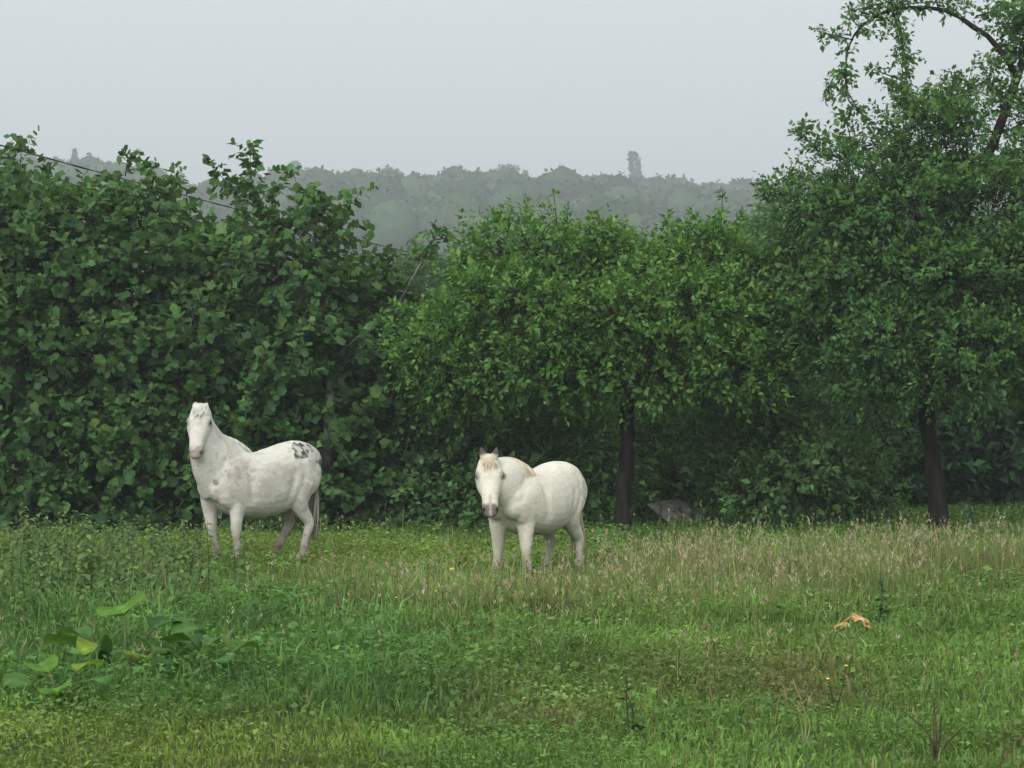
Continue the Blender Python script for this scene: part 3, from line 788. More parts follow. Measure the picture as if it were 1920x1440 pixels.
# --- tall pear tree on the right
DP = 36.0
tree('pear_tree', 'tall dark-trunked fruit tree with a branch arching against the sky', 'tree', 1757, DP,
     [(1860, 250, 130, 110, .3, 1.3), (1740, 260, 110, 90, .2, 1.2), (1640, 330, 110, 75, .1, 1.1), (1530, 370, 80, 60, 0, 1.0), (1580, 420, 110, 60, -.3, 1.1), (1700, 390, 120, 80, -.6, 1.2), (1840, 390, 120, 90, -.8, 1.3),
      (1500, 480, 90, 60, .2, 1.0), (1620, 520, 120, 75, -.5, 1.2), (1770, 520, 120, 80, -1.0, 1.3), (1900, 520, 100, 90, -1.0, 1.3), (1560, 620, 110, 75, -.2, 1.1), (1680, 630, 120, 70, -1.1, 1.2), (1810, 640, 110, 70, -1.3, 1.2),
      (1940, 650, 110, 80, -.9, 1.2), (1640, 710, 80, 45, -1.2, .9), (1780, 710, 100, 45, -1.5, .9), (1480, 580, 70, 70, .3, .9), (2040, 300, 160, 180, .2, 1.6), (2060, 560, 160, 150, -.2, 1.5), (1930, 60, 50, 90, .5, .8), (2030, 60, 130, 120, .5, 1.2),
      (1700, 450, 180, 150, 1.2, 1.5), (1880, 600, 160, 130, 1.2, 1.4), (1560, 540, 110, 90, 1.2, 1.2)],
     'oval', .098, PAL_PEAR, 29, per=10, twig=.33, shell=.45, bump=.38, up=.55,
     trunk=(PW([(1762, 1006, 0), (1756, 930, 0), (1744, 830, 0), (1737, 750, 0), (1750, 620, 0), (1800, 420, 0), (1870, 250, .2), (1925, 90, .3)], DP), .165, .06),
     limbs=[(PW([(1738, 740, 0), (1660, 640, -.6), (1560, 560, 0), (1500, 470, .2)], DP), .09, .012), (PW([(1750, 620, 0), (1700, 480, .2), (1600, 400, .1), (1520, 350, 0)], DP), .08, .012),
            (PW([(1745, 650, 0), (1850, 560, -.7), (1950, 500, -.4)], DP), .09, .015), (PW([(1800, 420, 0), (1740, 330, 0), (1720, 240, .1)], DP), .06, .012), (PW([(1742, 740, 0), (1800, 700, -.9), (1900, 690, -.9)], DP), .06, .012),
            (PW([(1905, 150, .2), (1870, 90, .1), (1820, 40, 0), (1760, 15, 0), (1690, 15, 0), (1640, 30, 0), (1605, 60, 0), (1590, 95, 0)], DP), .055, .014),
            (PW([(1590, 90, 0), (1586, 140, 0), (1592, 190, 0), (1625, 225, 0), (1645, 240, 0)], DP), .014, .006), (PW([(1680, 18, 0), (1690, 60, 0), (1695, 120, 0), (1705, 180, 0)], DP), .016, .006)],
     shoots=[(PW([(1590, 80, 0), (1585, 140, 0), (1592, 190, 0), (1630, 225, 0)], DP), 45, .13), (PW([(1600, 75, 0), (1560, 65, 0), (1535, 60, 0)], DP), 45, .09), (PW([(1585, 130, 0), (1560, 150, 0), (1548, 188, 0)], DP), 42, .10),
             (PW([(1675, 20, 0), (1692, 80, 0), (1692, 150, 0), (1700, 220, 0)], DP), 66, .15), (PW([(1690, 150, 0), (1650, 135, 0), (1635, 130, 0)], DP), 42, .09), (PW([(1620, 45, 0), (1680, 12, 0), (1760, 5, 0), (1810, 15, 0)], DP), 48, .14),
             (PW([(1600, 20, 0), (1640, 10, 0), (1720, -10, 0)], DP), 60, .16), (PW([(1590, 10, 0), (1600, 40, 0), (1640, 60, 0)], DP), 42, .1), (PW([(1560, 300, 0), (1520, 270, 0), (1500, 240, 0)], DP), 72, .14), (PW([(1600, 300, 0), (1590, 240, 0), (1575, 215, 0)], DP), 48, .1),
             (PW([(1830, 30, .1), (1880, 20, .1), (1920, 40, .2)], DP), 60, .2), (PW([(1760, 20, 0), (1748, -30, 0)], DP), 36, .1), (PW([(1780, 200, .1), (1790, 130, .1)], DP), 42, .14), (PW([(1850, 180, .1), (1860, 110, .1)], DP), 54, .16), (PW([(1700, 250, .1), (1740, 190, .1)], DP), 60, .15),
             (PW([(1450, 390, .1), (1432, 350, .1)], DP), 48, .12), (PW([(1500, 380, .1), (1440, 350, .1)], DP), 60, .14)])

# --- bushes along the field edge
BUSH = 'leafy bushes along the field edge'
def bush(label, px, D, lobes, pal=PAL_BRAM, leaf=.115, dens=20, group=None, name='hawthorn_bush', kind='oval'):
    base = (px - 960) / F * D
    return tree(name, label, 'bush', px, D, lobes, kind, leaf, pal, dens, per=9, twig=.36, group=group, shell=.4, bump=.4, up=.35, face=.85,
                limbs=[(PW([(px, 1000, 0), (px + 30, 900, 0), (px + 70, 800, .1)], D), .04, .008), (PW([(px, 1000, 0), (px - 40, 890, 0), (px - 60, 800, -.1)], D), .04, .008)])
bush('dark green bramble bush dotted with white blossom beside the pony\'s head', 890, 37.7, [(880, 860, 110, 110, 0, 1.2), (970, 900, 90, 80, -.2, 1.0), (830, 930, 80, 60, -.3, .9), (930, 800, 100, 70, .3, 1.1)], name='bramble_bush')
bush('leafy bush between the pony and the apple trunk', 1070, 37.8, [(1060, 850, 110, 110, 0, 1.2), (1110, 920, 90, 70, -.3, 1.0), (1010, 790, 90, 70, .4, 1.0)], name='bramble_bush')
bush('leafy bush behind the tilted brown sheet', 1280, 39.9, [(1250, 850, 90, 90, 0, 1.1), (1300, 900, 80, 60, -.1, .9), (1330, 800, 110, 80, .2, 1.2), (1220, 760, 100, 70, .3, 1.0)], name='hazel_bush', kind='oval', leaf=.12)
bush('bright leafy bush bulging out between the two fruit tree trunks', 1440, 37.6, [(1400, 840, 110, 100, 0, 1.2), (1500, 850, 100, 95, -.2, 1.2), (1450, 920, 130, 55, -.5, 1.0), (1560, 880, 80, 70, -.1, 1.0), (1440, 760, 130, 70, .3, 1.2)], name='hazel_bush', kind='oval', leaf=.12)
bush('low ragged bush at the foot of the hazel near the leaning trunk', 1600, 38.3, [(1590, 800, 80, 90, .5, 1.0), (1620, 930, 60, 35, -.6, .8)], name='hazel_bush', leaf=.11)

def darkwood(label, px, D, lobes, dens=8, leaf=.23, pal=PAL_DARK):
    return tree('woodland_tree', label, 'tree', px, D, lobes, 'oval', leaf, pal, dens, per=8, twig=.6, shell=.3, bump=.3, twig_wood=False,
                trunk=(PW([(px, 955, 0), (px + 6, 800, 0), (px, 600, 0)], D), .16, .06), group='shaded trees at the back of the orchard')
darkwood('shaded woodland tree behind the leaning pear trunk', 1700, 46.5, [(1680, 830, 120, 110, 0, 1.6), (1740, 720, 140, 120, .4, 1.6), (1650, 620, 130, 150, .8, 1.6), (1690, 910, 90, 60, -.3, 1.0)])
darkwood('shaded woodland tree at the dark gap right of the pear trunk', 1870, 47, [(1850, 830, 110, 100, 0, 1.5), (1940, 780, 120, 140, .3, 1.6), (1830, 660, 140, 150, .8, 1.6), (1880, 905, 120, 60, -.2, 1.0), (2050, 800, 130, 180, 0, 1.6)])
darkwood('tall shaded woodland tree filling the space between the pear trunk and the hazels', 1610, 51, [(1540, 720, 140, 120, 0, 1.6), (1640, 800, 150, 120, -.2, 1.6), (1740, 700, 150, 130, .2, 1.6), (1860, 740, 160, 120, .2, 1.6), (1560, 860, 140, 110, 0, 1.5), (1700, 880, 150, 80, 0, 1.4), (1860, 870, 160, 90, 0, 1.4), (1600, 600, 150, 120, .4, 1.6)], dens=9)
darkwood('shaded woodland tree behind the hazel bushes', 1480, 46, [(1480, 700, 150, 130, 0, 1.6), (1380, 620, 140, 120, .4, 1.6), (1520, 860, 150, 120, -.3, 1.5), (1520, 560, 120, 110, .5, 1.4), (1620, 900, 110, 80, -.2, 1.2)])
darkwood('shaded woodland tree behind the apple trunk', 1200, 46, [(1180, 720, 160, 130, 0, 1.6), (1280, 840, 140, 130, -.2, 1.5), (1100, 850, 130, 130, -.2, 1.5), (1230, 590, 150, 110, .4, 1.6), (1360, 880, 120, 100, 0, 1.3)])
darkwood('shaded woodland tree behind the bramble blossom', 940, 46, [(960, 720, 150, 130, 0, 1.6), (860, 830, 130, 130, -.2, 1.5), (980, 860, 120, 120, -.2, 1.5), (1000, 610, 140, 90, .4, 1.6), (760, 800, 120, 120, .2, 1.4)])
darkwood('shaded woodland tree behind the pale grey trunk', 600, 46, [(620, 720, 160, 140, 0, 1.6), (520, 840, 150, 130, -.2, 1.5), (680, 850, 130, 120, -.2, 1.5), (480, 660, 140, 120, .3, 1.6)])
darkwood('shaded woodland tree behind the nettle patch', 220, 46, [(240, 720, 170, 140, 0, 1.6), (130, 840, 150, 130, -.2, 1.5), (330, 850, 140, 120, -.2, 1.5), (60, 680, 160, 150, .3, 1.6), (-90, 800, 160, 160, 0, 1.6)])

# --- hazy trees beyond, seen in the gap above the field-edge trees
for lab, px, D, lobes in (('grey-green hazy tree in the gap between broad-leaved and apple crowns', 790, 95, [(790, 540, 70, 55, 0, 2.0), (830, 600, 90, 70, 0, 2.2), (750, 590, 60, 50, .5, 1.6)]),
                          ('rounded hazy tree beyond the right end of the apple crown', 1390, 105, [(1380, 500, 80, 60, 0, 2.2), (1450, 480, 70, 80, 1, 2.2), (1330, 540, 80, 70, 0, 2.0)])):
    tree('meadow_tree', lab, 'tree', px, D, lobes, 'oval', .42, PAL_PEAR, 5, per=8, twig=.9, twig_wood=False,
         trunk=(PW([(px, HORIZON + CAM_H * F / D, 0), (px + 3, 700, 0), (px, 560, 0)], D), .3, .12))

# ------------------------------------------------------------------ wooded valley side
def ico(sub):
    bm = bmesh.new(); bmesh.ops.create_icosphere(bm, subdivisions=sub, radius=1.0)
    bm.verts.ensure_lookup_table()
    v = np.array([w.co[:] for w in bm.verts]); f = np.array([[w.index for w in q.verts] for q in bm.faces]); bm.free()
    return v, f
ICO_V, ICO_F = ico(2)

def woodland():
    V, Fc, C = [], [], []
    n = 0
    m = 12000
    y = (330 + 400 * RNG.random(m) ** .8) * HS
    x = (RNG.random(m) * 2 - 1) * (.255 * y + 14)
    cover = fbm2(x, y, .011 / HS, 3, 3.3)
    lim = np.interp(y / HS, [300, 400, 470, 560], [.62, .52, .40, .10])
    z = hill_h(x, y)
    ok = (cover > lim) & (HORIZON - (z + 12 * HS - CAM_H) / y * F < 475)
    keep, grid = [], set()
    for a, b, c in zip(x[ok], y[ok], z[ok]):
        k = (int(a // (5.2 * HS)), int(b // (7.5 * HS)))
        if k not in grid:
            grid.add(k); keep.append((a, b, c))
    UP = np.where((ICO_V[:, 2] > -.35) & (ICO_V[:, 1] < .45))[0]
    for a, b, zz in keep:
        conif = RNG.random() < .06
        r = RNG.uniform(2.6, 4.6) * HS * (.6 if conif else 1)
        h = RNG.uniform(1.0, 1.35) * r * (1.8 if conif else 1)
        dsp = 1 + .5 * (fbm(ICO_V * 2.4 + RNG.random(3) * 50, 3) - .5)[:, None]
        v = ICO_V * dsp * np.array([r, r, h])
        if conif:
            v[:, :2] *= (1.15 - np.clip((ICO_V[:, 2] + 1) / 2, 0, 1) * .9)[:, None]
        v = v + np.array([a, b, zz + h * .7 + (3. if not conif else 1) * HS + 5 * HS * (float(fbm2([a], [b], .035 / HS, 2, 71.)[0]) - .5)])
        base = np.array([.030, .060, .034]) if conif else np.array([.050, .096, .042]) * RNG.uniform(.55, 1.5) * np.array([RNG.uniform(.85, 1.25), 1, RNG.uniform(.8, 1.1)])
        V.append(v); Fc.append(ICO_F + n); n += len(v)
        c = np.repeat(base[None], len(v), 0)
        C.append(c)
        # leafy tufts over the crown
        k = 58
        p = v[RNG.choice(UP, k)] + RNG.standard_normal((k, 3)) * .3 - np.array([0, 0, .2])
        d = unit(RNG.standard_normal((k, 3)) + np.array([0, -.2, .6])); s_ = RNG.uniform(.5, 1.15, k) * HS
        S = unit(np.cross(d, RNG.standard_normal((k, 3))))
        q = np.stack([p, p + d * (s_ * .5)[:, None] + S * (s_ * .42)[:, None], p + d * s_[:, None], p + d * (s_ * .5)[:, None] - S * (s_ * .42)[:, None]], 1).reshape(-1, 3)
        ii = np.arange(k)[:, None] * 4 + n
        V.append(q); Fc.append(ii + np.array([[0, 1, 2]])); Fc.append(ii + np.array([[0, 2, 3]])); n += len(q)
        C.append(np.repeat(base[None] * np.exp(RNG.normal(0, .22, (k, 1))), 4, 0))
    V, Fc, C = np.concatenate(V), np.concatenate(Fc), np.concatenate(C)
    o = obj('woodland', make_mesh('woodland', V, Fc, C, smooth=True), M_FARLEAF, kind='stuff')
    tag(o, 'hazy mixed woodland covering the far valley side', 'woodland')
woodland()

def skyline_tree(name, label, px, top_py, D, width, height, shape, lean=0.0):
    ztop = CAM_H + (HORIZON - top_py) / F * D
    x = (px - 960) / F * D
    zb = min(float(hill_h([x], [D])[0]), ztop - height)
    root = thing(name, label, 'tree', (x, D, zb))
    n = int(500 + width * height * 4)
    t = RNG.random(n)
    H = ztop - zb
    z = H - height * .9 * (1 - t)
    prof = {'poplar': lambda t: np.interp(t, [0, .25, .75, .93, 1], [.95, 1, .92, .65, .3]), 'conifer': lambda t: 1.05 - t * .98, 'round': lambda t: np.sqrt(np.clip(1 - (2 * t - 1) ** 2, .02, 1)),
            'flat': lambda t: np.interp(t, [0, .4, .9, 1], [.5, .9, 1, .8])}[shape](t)
    a = RNG.random(n) * 6.283; rr = prof * width / 2 * np.sqrt(RNG.random(n)) * (.8 + .5 * fbm(np.stack([np.cos(a) * 2, np.sin(a) * 2, z * .5], -1), 2))
    b = np.stack([np.cos(a) * rr + lean * t ** 2, np.sin(a) * rr, z], -1)
    d = unit(np.stack([np.cos(a), np.sin(a), np.full(n, .7)], -1) + RNG.standard_normal((n, 3)) * .5)
    s = RNG.uniform(.5, 1.1, n) * HS
    obj('crown', leaves_mesh('crown', b, d, unit(RNG.standard_normal((n, 3)) + [0, 0, .6]), s, leaf_cols(n, PAL_DARK if shape == 'conifer' else PAL_SYC), 'diamond'), M_FARLEAF, root, kind='stuff')
    v, f = tube([(0, 0, -.5), (0, 0, H * .4), (lean * .2, 0, H * .8)], [.4, .3, .1], seg=8)
    obj('trunk', make_mesh('trunk', v, f, smooth=True), M_BARK, root)
skyline_tree('poplar_tree', 'tall narrow poplar leaning on the hazy skyline', 1192, 286, 1056.0, 4.7, 17.0, 'poplar', -1.6)
skyline_tree('conifer_tree', 'pointed conifer on the hazy skyline left of centre', 743, 319, 1104.0, 6.7, 17.6, 'conifer')
skyline_tree('broadleaf_tree', 'flat-topped tree standing out of the hazy skyline', 951, 311, 1104.0, 9.9, 19.2, 'flat')
skyline_tree('conifer_tree', 'small pointed conifer right of the flat-topped skyline tree', 985, 322, 1104.0, 5.1, 14.4, 'conifer')
skyline_tree('broadleaf_tree', 'small blunt tree on the skyline left of the flat-topped one', 917, 324, 1104.0, 6.4, 16.0, 'round')
skyline_tree('broadleaf_tree', 'upright tree on the skyline above the loose leafy shoots', 553, 305, 1104.0, 7.4, 20.8, 'poplar')
skyline_tree('conifer_tree', 'slender pointed tree on the faint far ridge above the cable', 140, 281, 1120.0, 4.8, 19.2, 'conifer')

# ------------------------------------------------------------------ haze
def haze_box():
    x0, x1, y0, y1, z0, z1 = -1200, 1200, -80, 2100, -3.2, 175
    V = [(x, y, z) for z in (z0, z1) for y in (y0, y1) for x in (x0, x1)]
    Fq = [(0, 2, 3, 1), (4, 5, 7, 6), (0, 1, 5, 4), (2, 6, 7, 3), (0, 4, 6, 2), (1, 3, 7, 5)]
    m, N, L = new_mat('haze')
    out = N.new('ShaderNodeOutputMaterial'); pv = N.new('ShaderNodeVolumePrincipled')
    pv.inputs['Color'].default_value = (.91, .95, 1.0, 1)
    pv.inputs['Density'].default_value = .00086
    pv.inputs['Anisotropy'].default_value = .1
    L.new(pv.outputs[0], out.inputs['Volume'])
    tag(obj('haze', make_mesh('haze', np.array(V, float), np.array(Fq)), m, kind='stuff'), 'pale rainy haze filling the valley air', 'haze')
haze_box()

# ------------------------------------------------------------------ meadow
def ground_px(x, d):
    return 960 + x / d * F, HORIZON + CAM_H * F / d

def zone(x, d):
    """Weights of the meadow's patches from where they lie on the ground."""
    px, py = ground_px(x, d)
    wob = (fbm2(x, d, .55, 3, 1.7) - .5)
    px = px + wob * 330; py = py + wob * 60 + (fbm2(x, d, 1.3, 2, 8.) - .5) * 40
    nettle = sstep(520, 400, px) * sstep(1040, 1075, py) * sstep(1290, 1180, py)
    sr0 = np.interp(px, [1000, 1350, 1920], [1092, 1060, 1032])
    seedR = sstep(1000, 1250, px) * sstep(0, 22, py - sr0) * sstep(120, 40, py - sr0)
    seedM = sstep(520, 640, px) * sstep(1450, 1150, px) * sstep(1088, 1110, py) * sstep(1205, 1140, py)
    blue = sstep(1000, 700, px) * sstep(1120, 1170, py) * sstep(1360, 1300, py)
    yellow = np.maximum(sstep(1320, 1380, py) * sstep(900, 400, px), sstep(1010, 1030, py) * sstep(1085, 1060, py) * sstep(1200, 900, px))
    brown = np.exp(-((px - 1380) / 210) ** 2 - ((py - 1275) / 45) ** 2) + .85 * np.exp(-((px - 1010) / 170) ** 2 - ((py - 1325) / 42) ** 2) + .6 * np.exp(-((px - 1890) / 60) ** 2 - ((py - 1410) / 30) ** 2)
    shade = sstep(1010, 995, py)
    return nettle, seedR, seedM, blue, yellow, np.clip(brown, 0, 1), shade

G_A = np.array([.145, .246, .062]); G_Y = np.array([.196, .274, .064]); G_B = np.array([.118, .228, .064]); G_BR = np.array([.225, .175, .085])
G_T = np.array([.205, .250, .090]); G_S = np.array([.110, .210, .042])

def pick_ground(n, d0=9.5, d1=48., e=.62, spill=1.2):
    u = RNG.random(n)
    d = (d0 ** e + u * (d1 ** e - d0 ** e)) ** (1 / e)
    x = (RNG.random(n) * 2 - 1) * (.245 * d + spill)
    return x, d

def zone_colour(x, d):
    nettle, sR, sM, bl, ye, br, sh = zone(x, d)
    c = np.repeat(G_A[None], len(x), 0)
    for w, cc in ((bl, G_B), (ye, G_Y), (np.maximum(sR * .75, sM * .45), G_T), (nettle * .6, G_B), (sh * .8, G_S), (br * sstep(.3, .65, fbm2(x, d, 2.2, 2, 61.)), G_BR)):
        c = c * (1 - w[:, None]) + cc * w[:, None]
    m = fbm2(x, d, 1.1, 3, 5.5)
    c = c * (.45 + 1.1 * m)[:, None] * (.75 + .5 * fbm2(x, d, 3.7, 2, 44.))[:, None]
    k = sstep(.52, .72, fbm2(x, d, .45, 3, 12.))[:, None]
    c = c * (1 - .35 * k) + G_Y * .35 * k
    return c

def grass():
    n = 275000
    x, d = pick_ground(n)
    nettle, sR, sM, bl, ye, br, sh = zone(x, d)
    clump = fbm2(x, d, 2.6, 2, 3.)
    h = .062 + .03 * sstep(13, 19, d) + .05 * bl + .11 * np.maximum(sR, sM) + .06 * nettle + .05 * sh - .02 * br - .02 * ye
    gx, gy = (484 - 960) / F * 28.4, 27.0
    graze = np.exp(-((x - gx - .1) / 1.5) ** 2 - ((d - gy) / 2.4) ** 2)          # cropped and trodden around the spotted horse
    h = h * (1 - .6 * graze)
    h = h * (.3 + 1.45 * clump) * np.exp(RNG.normal(0, .3, n))
    w = .0062 * (d / 12) ** .75 * np.exp(RNG.normal(0, .25, n))
    a = RNG.random(n) * 6.2832
    lean = np.clip(np.abs(RNG.normal(.55, .36, n)), .02, 1.35)
    ld = np.stack([np.cos(a), np.sin(a)], -1)
    f = RNG.random(n) * 6.2832
    side = np.stack([np.cos(f), np.sin(f), np.zeros(n)], -1)
    z = gz(x, d)
    b = np.stack([x, d, z - .01], -1)
    mid = b + np.stack([ld[:, 0] * lean * h * .3, ld[:, 1] * lean * h * .3, h * .62], -1)
    tip = b + np.stack([ld[:, 0] * lean * h * .95, ld[:, 1] * lean * h * .95, h * (1.08 - .35 * lean)], -1)
    o = np.argsort(d); x, d, b, mid, tip, side, w = x[o], d[o], b[o], mid[o], tip[o], side[o], w[o]
    sR, sM, br = sR[o], sM[o], br[o]
    nn = int(np.searchsorted(d, 21.))                    # nearer blades bend in two pieces, farther ones are single slivers
    V1 = np.stack([b - side * w[:, None], b + side * w[:, None], mid + side * (w * .8)[:, None], mid - side * (w * .8)[:, None], tip], 1)[:nn].reshape(-1, 3)
    V2 = np.stack([b - side * (w * 1.2)[:, None], b + side * (w * 1.2)[:, None], tip], 1)[nn:].reshape(-1, 3)
    V = np.concatenate([V1, V2])
    i = np.arange(nn)[:, None] * 5; i2 = np.arange(n - nn)[:, None] * 3 + len(V1)
    c = zone_colour(x, d) * np.exp(RNG.normal(0, .2, (n, 1))) * (1 + RNG.normal(0, .06, (n, 3)))
    dry = RNG.random(n) < (.03 + .10 * np.maximum(sR, sM) + .30 * br)
    c[dry] = np.array([.20, .17, .085]) * np.exp(RNG.normal(0, .25, (int(dry.sum()), 1)))
    c = np.clip(c, .01, .5)
    C = np.concatenate([np.repeat(c[:nn], 5, 0), np.repeat(c[nn:], 3, 0)])
    me = make_mesh('grass', V, [np.concatenate([i + np.array([[0, 1, 2]]), i + np.array([[0, 2, 3]]), i + np.array([[3, 2, 4]]), i2 + np.array([[0, 1, 2]])])], C)
    tag(obj('grass', me, M_GRASS, kind='stuff'), 'uneven green meadow grass covering the field', 'grass')

def broadleaf_weeds():
    n = 170000
    x, d = pick_ground(n, e=.55)
    nettle, sR, sM, bl, ye, br, sh = zone(x, d)
    keep = RNG.random(n) < np.clip(.15 + .9 * sstep(.45, .62, fbm2(x, d, .9, 3, 21.)) + .4 * br - .5 * np.maximum(sR, sM), 0, 1)
    x, d, bl, br, sh = x[keep], d[keep], bl[keep], br[keep], sh[keep]; n = len(x)
    h = (.03 + .10 * RNG.random(n)) * (1 + .6 * sstep(14, 22, d) + .5 * bl)
    b = np.stack([x, d, gz(x, d) + h], -1)
    a = RNG.random(n) * 6.2832
    dv = unit(np.stack([np.cos(a), np.sin(a), RNG.normal(.1, .35, n)], -1))
    s = .029 * (d / 12) ** .6 * np.exp(RNG.normal(0, .32, n)) * (1 + .35 * bl)
    c = zone_colour(x, d) * np.array([.9, 1.0, .9]) * np.exp(RNG.normal(0, .22, (n, 1)))
    me = leaves_mesh('meadow_weeds', b, dv, unit(np.array([0, 0, 1]) + RNG.standard_normal((n, 3)) * .4), s, np.clip(c, .01, .4), 'diamond', .25)
    tag(obj('meadow_weeds', me, M_LEAF, kind='stuff'), 'small clover and dock leaves mixed into the meadow turf', 'weeds')

def seed_grass():
    n0 = 26000
    x, d = pick_ground(n0, 14, 40, .9)
    nettle, sR, sM, bl, ye, br, sh = zone(x, d)
    pr = np.clip(.85 * sR + .42 * sM + .045 + .05 * sh * 0, 0, 1)
    keep = RNG.random(n0) < pr * (.05 + 1.5 * sstep(.36, .66, fbm2(x, d, .8, 3, 30.)))
    x, d, sR = x[keep], d[keep], sR[keep]; n = len(x)
    h = (.30 + .16 * sR) * np.exp(RNG.normal(0, .22, n))
    a = RNG.random(n) * 6.28; ln = np.abs(RNG.normal(.16, .12, n))
    off = np.stack([np.cos(a) * ln * h, np.sin(a) * ln * h], -1)
    b = np.stack([x, d, gz(x, d)], -1)
    mid = b + np.stack([off[:, 0] * .3, off[:, 1] * .3, h * .6], -1); tip = b + np.stack([off[:, 0], off[:, 1], h], -1)
    f = RNG.random(n) * 6.28; sd = np.stack([np.cos(f), np.sin(f), 0 * f], -1) * (.0022 * (d / 14) ** .8)[:, None]
    V = np.stack([b - sd, b + sd, mid + sd, mid - sd, tip], 1).reshape(-1, 3)
    i = np.arange(n)[:, None] * 5
    Fc = np.concatenate([i + np.array([[0, 1, 2]]), i + np.array([[0, 2, 3]]), i + np.array([[3, 2, 4]])])
    st = np.array([.20, .22, .09]) * np.exp(RNG.normal(0, .2, (n, 1)))
    C = np.repeat(st, 5, 0)
    k = 6
    idx = np.repeat(np.arange(n), k); t = RNG.random(n * k)
    pb = mid[idx] + (tip - mid)[idx] * (.45 + .55 * t)[:, None]
    a2 = RNG.random(n * k) * 6.28
    pd = unit(np.stack([np.cos(a2) * .5, np.sin(a2) * .5, np.full(n * k, .9)], -1))
    ps = .042 * (d[idx] / 20) ** .4 * (1.25 - .7 * t)
    S = unit(np.cross(pd, RNG.standard_normal((n * k, 3))))
    q = np.stack([pb, pb + pd * (ps * .5)[:, None] + S * (ps * .11)[:, None], pb + pd * ps[:, None], pb + pd * (ps * .5)[:, None] - S * (ps * .11)[:, None]], 1).reshape(-1, 3)
    j = np.arange(n * k)[:, None] * 4 + len(V)
    Fc = np.concatenate([Fc, j + np.array([[0, 1, 2]]), j + np.array([[0, 2, 3]])])
    pc = np.where(RNG.random((n, 1)) < .45, np.array([[.44, .34, .26]]), np.array([[.36, .34, .19]])) * np.exp(RNG.normal(0, .22, (n, 1)))
    C = np.concatenate([C, np.repeat(pc[idx], 4, 0)])
    me = make_mesh('seeding_grass', np.concatenate([V, q]), Fc, np.clip(C, 0, .5))
    tag(obj('seeding_grass', me, M_DRY, kind='stuff'), 'tall grass with buff and pinkish seed heads around the horses', 'grass')

def leafy_stems(name, label, xs, ds, hs, lsize, pal, cat, seed_tip=False):
    """Upright weeds with pairs of pointed leaves (nettles)."""
    V, Fc, C, n = [], [], [], 0
    LB, LD, LN, LS, LC = [], [], [], [], []
    for x, d, h in zip(xs, ds, hs):
        z = float(gz([x], [d])[0]); lean = RNG.normal(0, .08, 2) * h
        q = np.array([(x, d, z), (x + lean[0] * .4, d + lean[1] * .4, z + h * .55), (x + lean[0], d + lean[1], z + h)])
        v, f = tube(q, [.005, .004, .002], seg=4, cap=False)
        V.append(v); Fc.append(f + n); n += len(v); C.append(np.tile([.08, .12, .045], (len(v), 1)))
        nl = int(9 + 4 * RNG.random()); a0 = RNG.random() * 6.28
        for k in range(nl):
            t = .22 + .78 * (k + .5) / nl
            p = q[0] + (q[2] - q[0]) * t
            for s in (0, math.pi):
                a = a0 + k * 1.57 + s + RNG.normal(0, .2)
                LB.append(p); LD.append((math.cos(a), math.sin(a), .1 - .9 * RNG.random())); LN.append((RNG.normal(0, .35), RNG.normal(-.35, .35), 1)); LS.append(lsize * (1.25 - .75 * t) * RNG.uniform(.75, 1.2))
    m = len(LB)
    LB = np.array(LB); LD = unit(np.array(LD)); LN = unit(np.array(LN)); LS = np.array(LS)
    T, tri = leaf_template('oval')
    S = unit(np.cross(LD, LN)); Nn = np.cross(S, LD)
    LV = LB[:, None] + S[:, None] * (T[None, :, 0:1] * LS[:, None, None] * .95) + LD[:, None] * (T[None, :, 1:2] * LS[:, None, None]) + Nn[:, None] * (T[None, :, 2:3] * LS[:, None, None])
    tri_all = (tri[None] + (np.arange(m) * len(T))[:, None, None] + n).reshape(-1, 3)
    C.append(np.repeat(leaf_cols(m, pal, .18), len(T), 0))
    me = make_mesh(name, np.concatenate(V + [LV.reshape(-1, 3)]), [np.concatenate(Fc), tri_all], np.concatenate(C))
    return tag(obj(name, me, M_LEAF, kind='stuff'), label, cat)

def nettles():
    xs, ds, hs = [], [], []
    cx = RNG.normal(0, 1, (14, 2))
    cent = [(-40, 1065), (30, 1120), (60, 1075), (0, 1055), (40, 1060), (130, 1062), (170, 1068), (250, 1064), (310, 1062), (350, 1070), (220, 1075), (80, 1095), (270, 1120), (170, 1135), (60, 1140), (10, 1090), (110, 1090), (150, 1110), (190, 1080), (240, 1105), (290, 1085), (330, 1100), (370, 1115), (120, 1150), (250, 1140), (350, 1150), (30, 1170), (200, 1060), (90, 1050), (420, 1130), (300, 1180)]
    for px, py in cent:
        d = CAM_H * F / (py - HORIZON); x = (px - 960) / F * d
        hm = RNG.uniform(.34, .70)
        for k in range(int(RNG.uniform(4, 11))):
            xn, dn = x + RNG.normal(0, .3), d + RNG.normal(0, .7)
            if 960 + xn / dn * F > 385 and dn > 22.5: continue
            xs.append(xn); ds.append(dn); hs.append(np.clip(RNG.normal(hm, .12), .15, .85))
    leafy_stems('nettle_patch', 'dark upright nettles massed in front of the spotted horse', xs, ds, hs, .13, [(.085, .150, .048), (.115, .190, .056), (.155, .235, .070)], 'nettles')
    xs, ds, hs = [], [], []
    for k in range(230):                               # rank growth along the foot of the field-edge trees
        px = RNG.uniform(-60, 1980); d = RNG.uniform(35.5, 38) if px < 1050 else RNG.uniform(37.5, 42)
        xs.append((px - 960) / F * d); ds.append(d); hs.append(RNG.uniform(.18, .5))
    leafy_stems('hedge_weeds', 'rank low weeds growing along the foot of the bushes', xs, ds, hs, .1, [(.055, .12, .04), (.08, .16, .05), (.11, .19, .06)], 'weeds')

grass(); broadleaf_weeds(); seed_grass(); nettles()

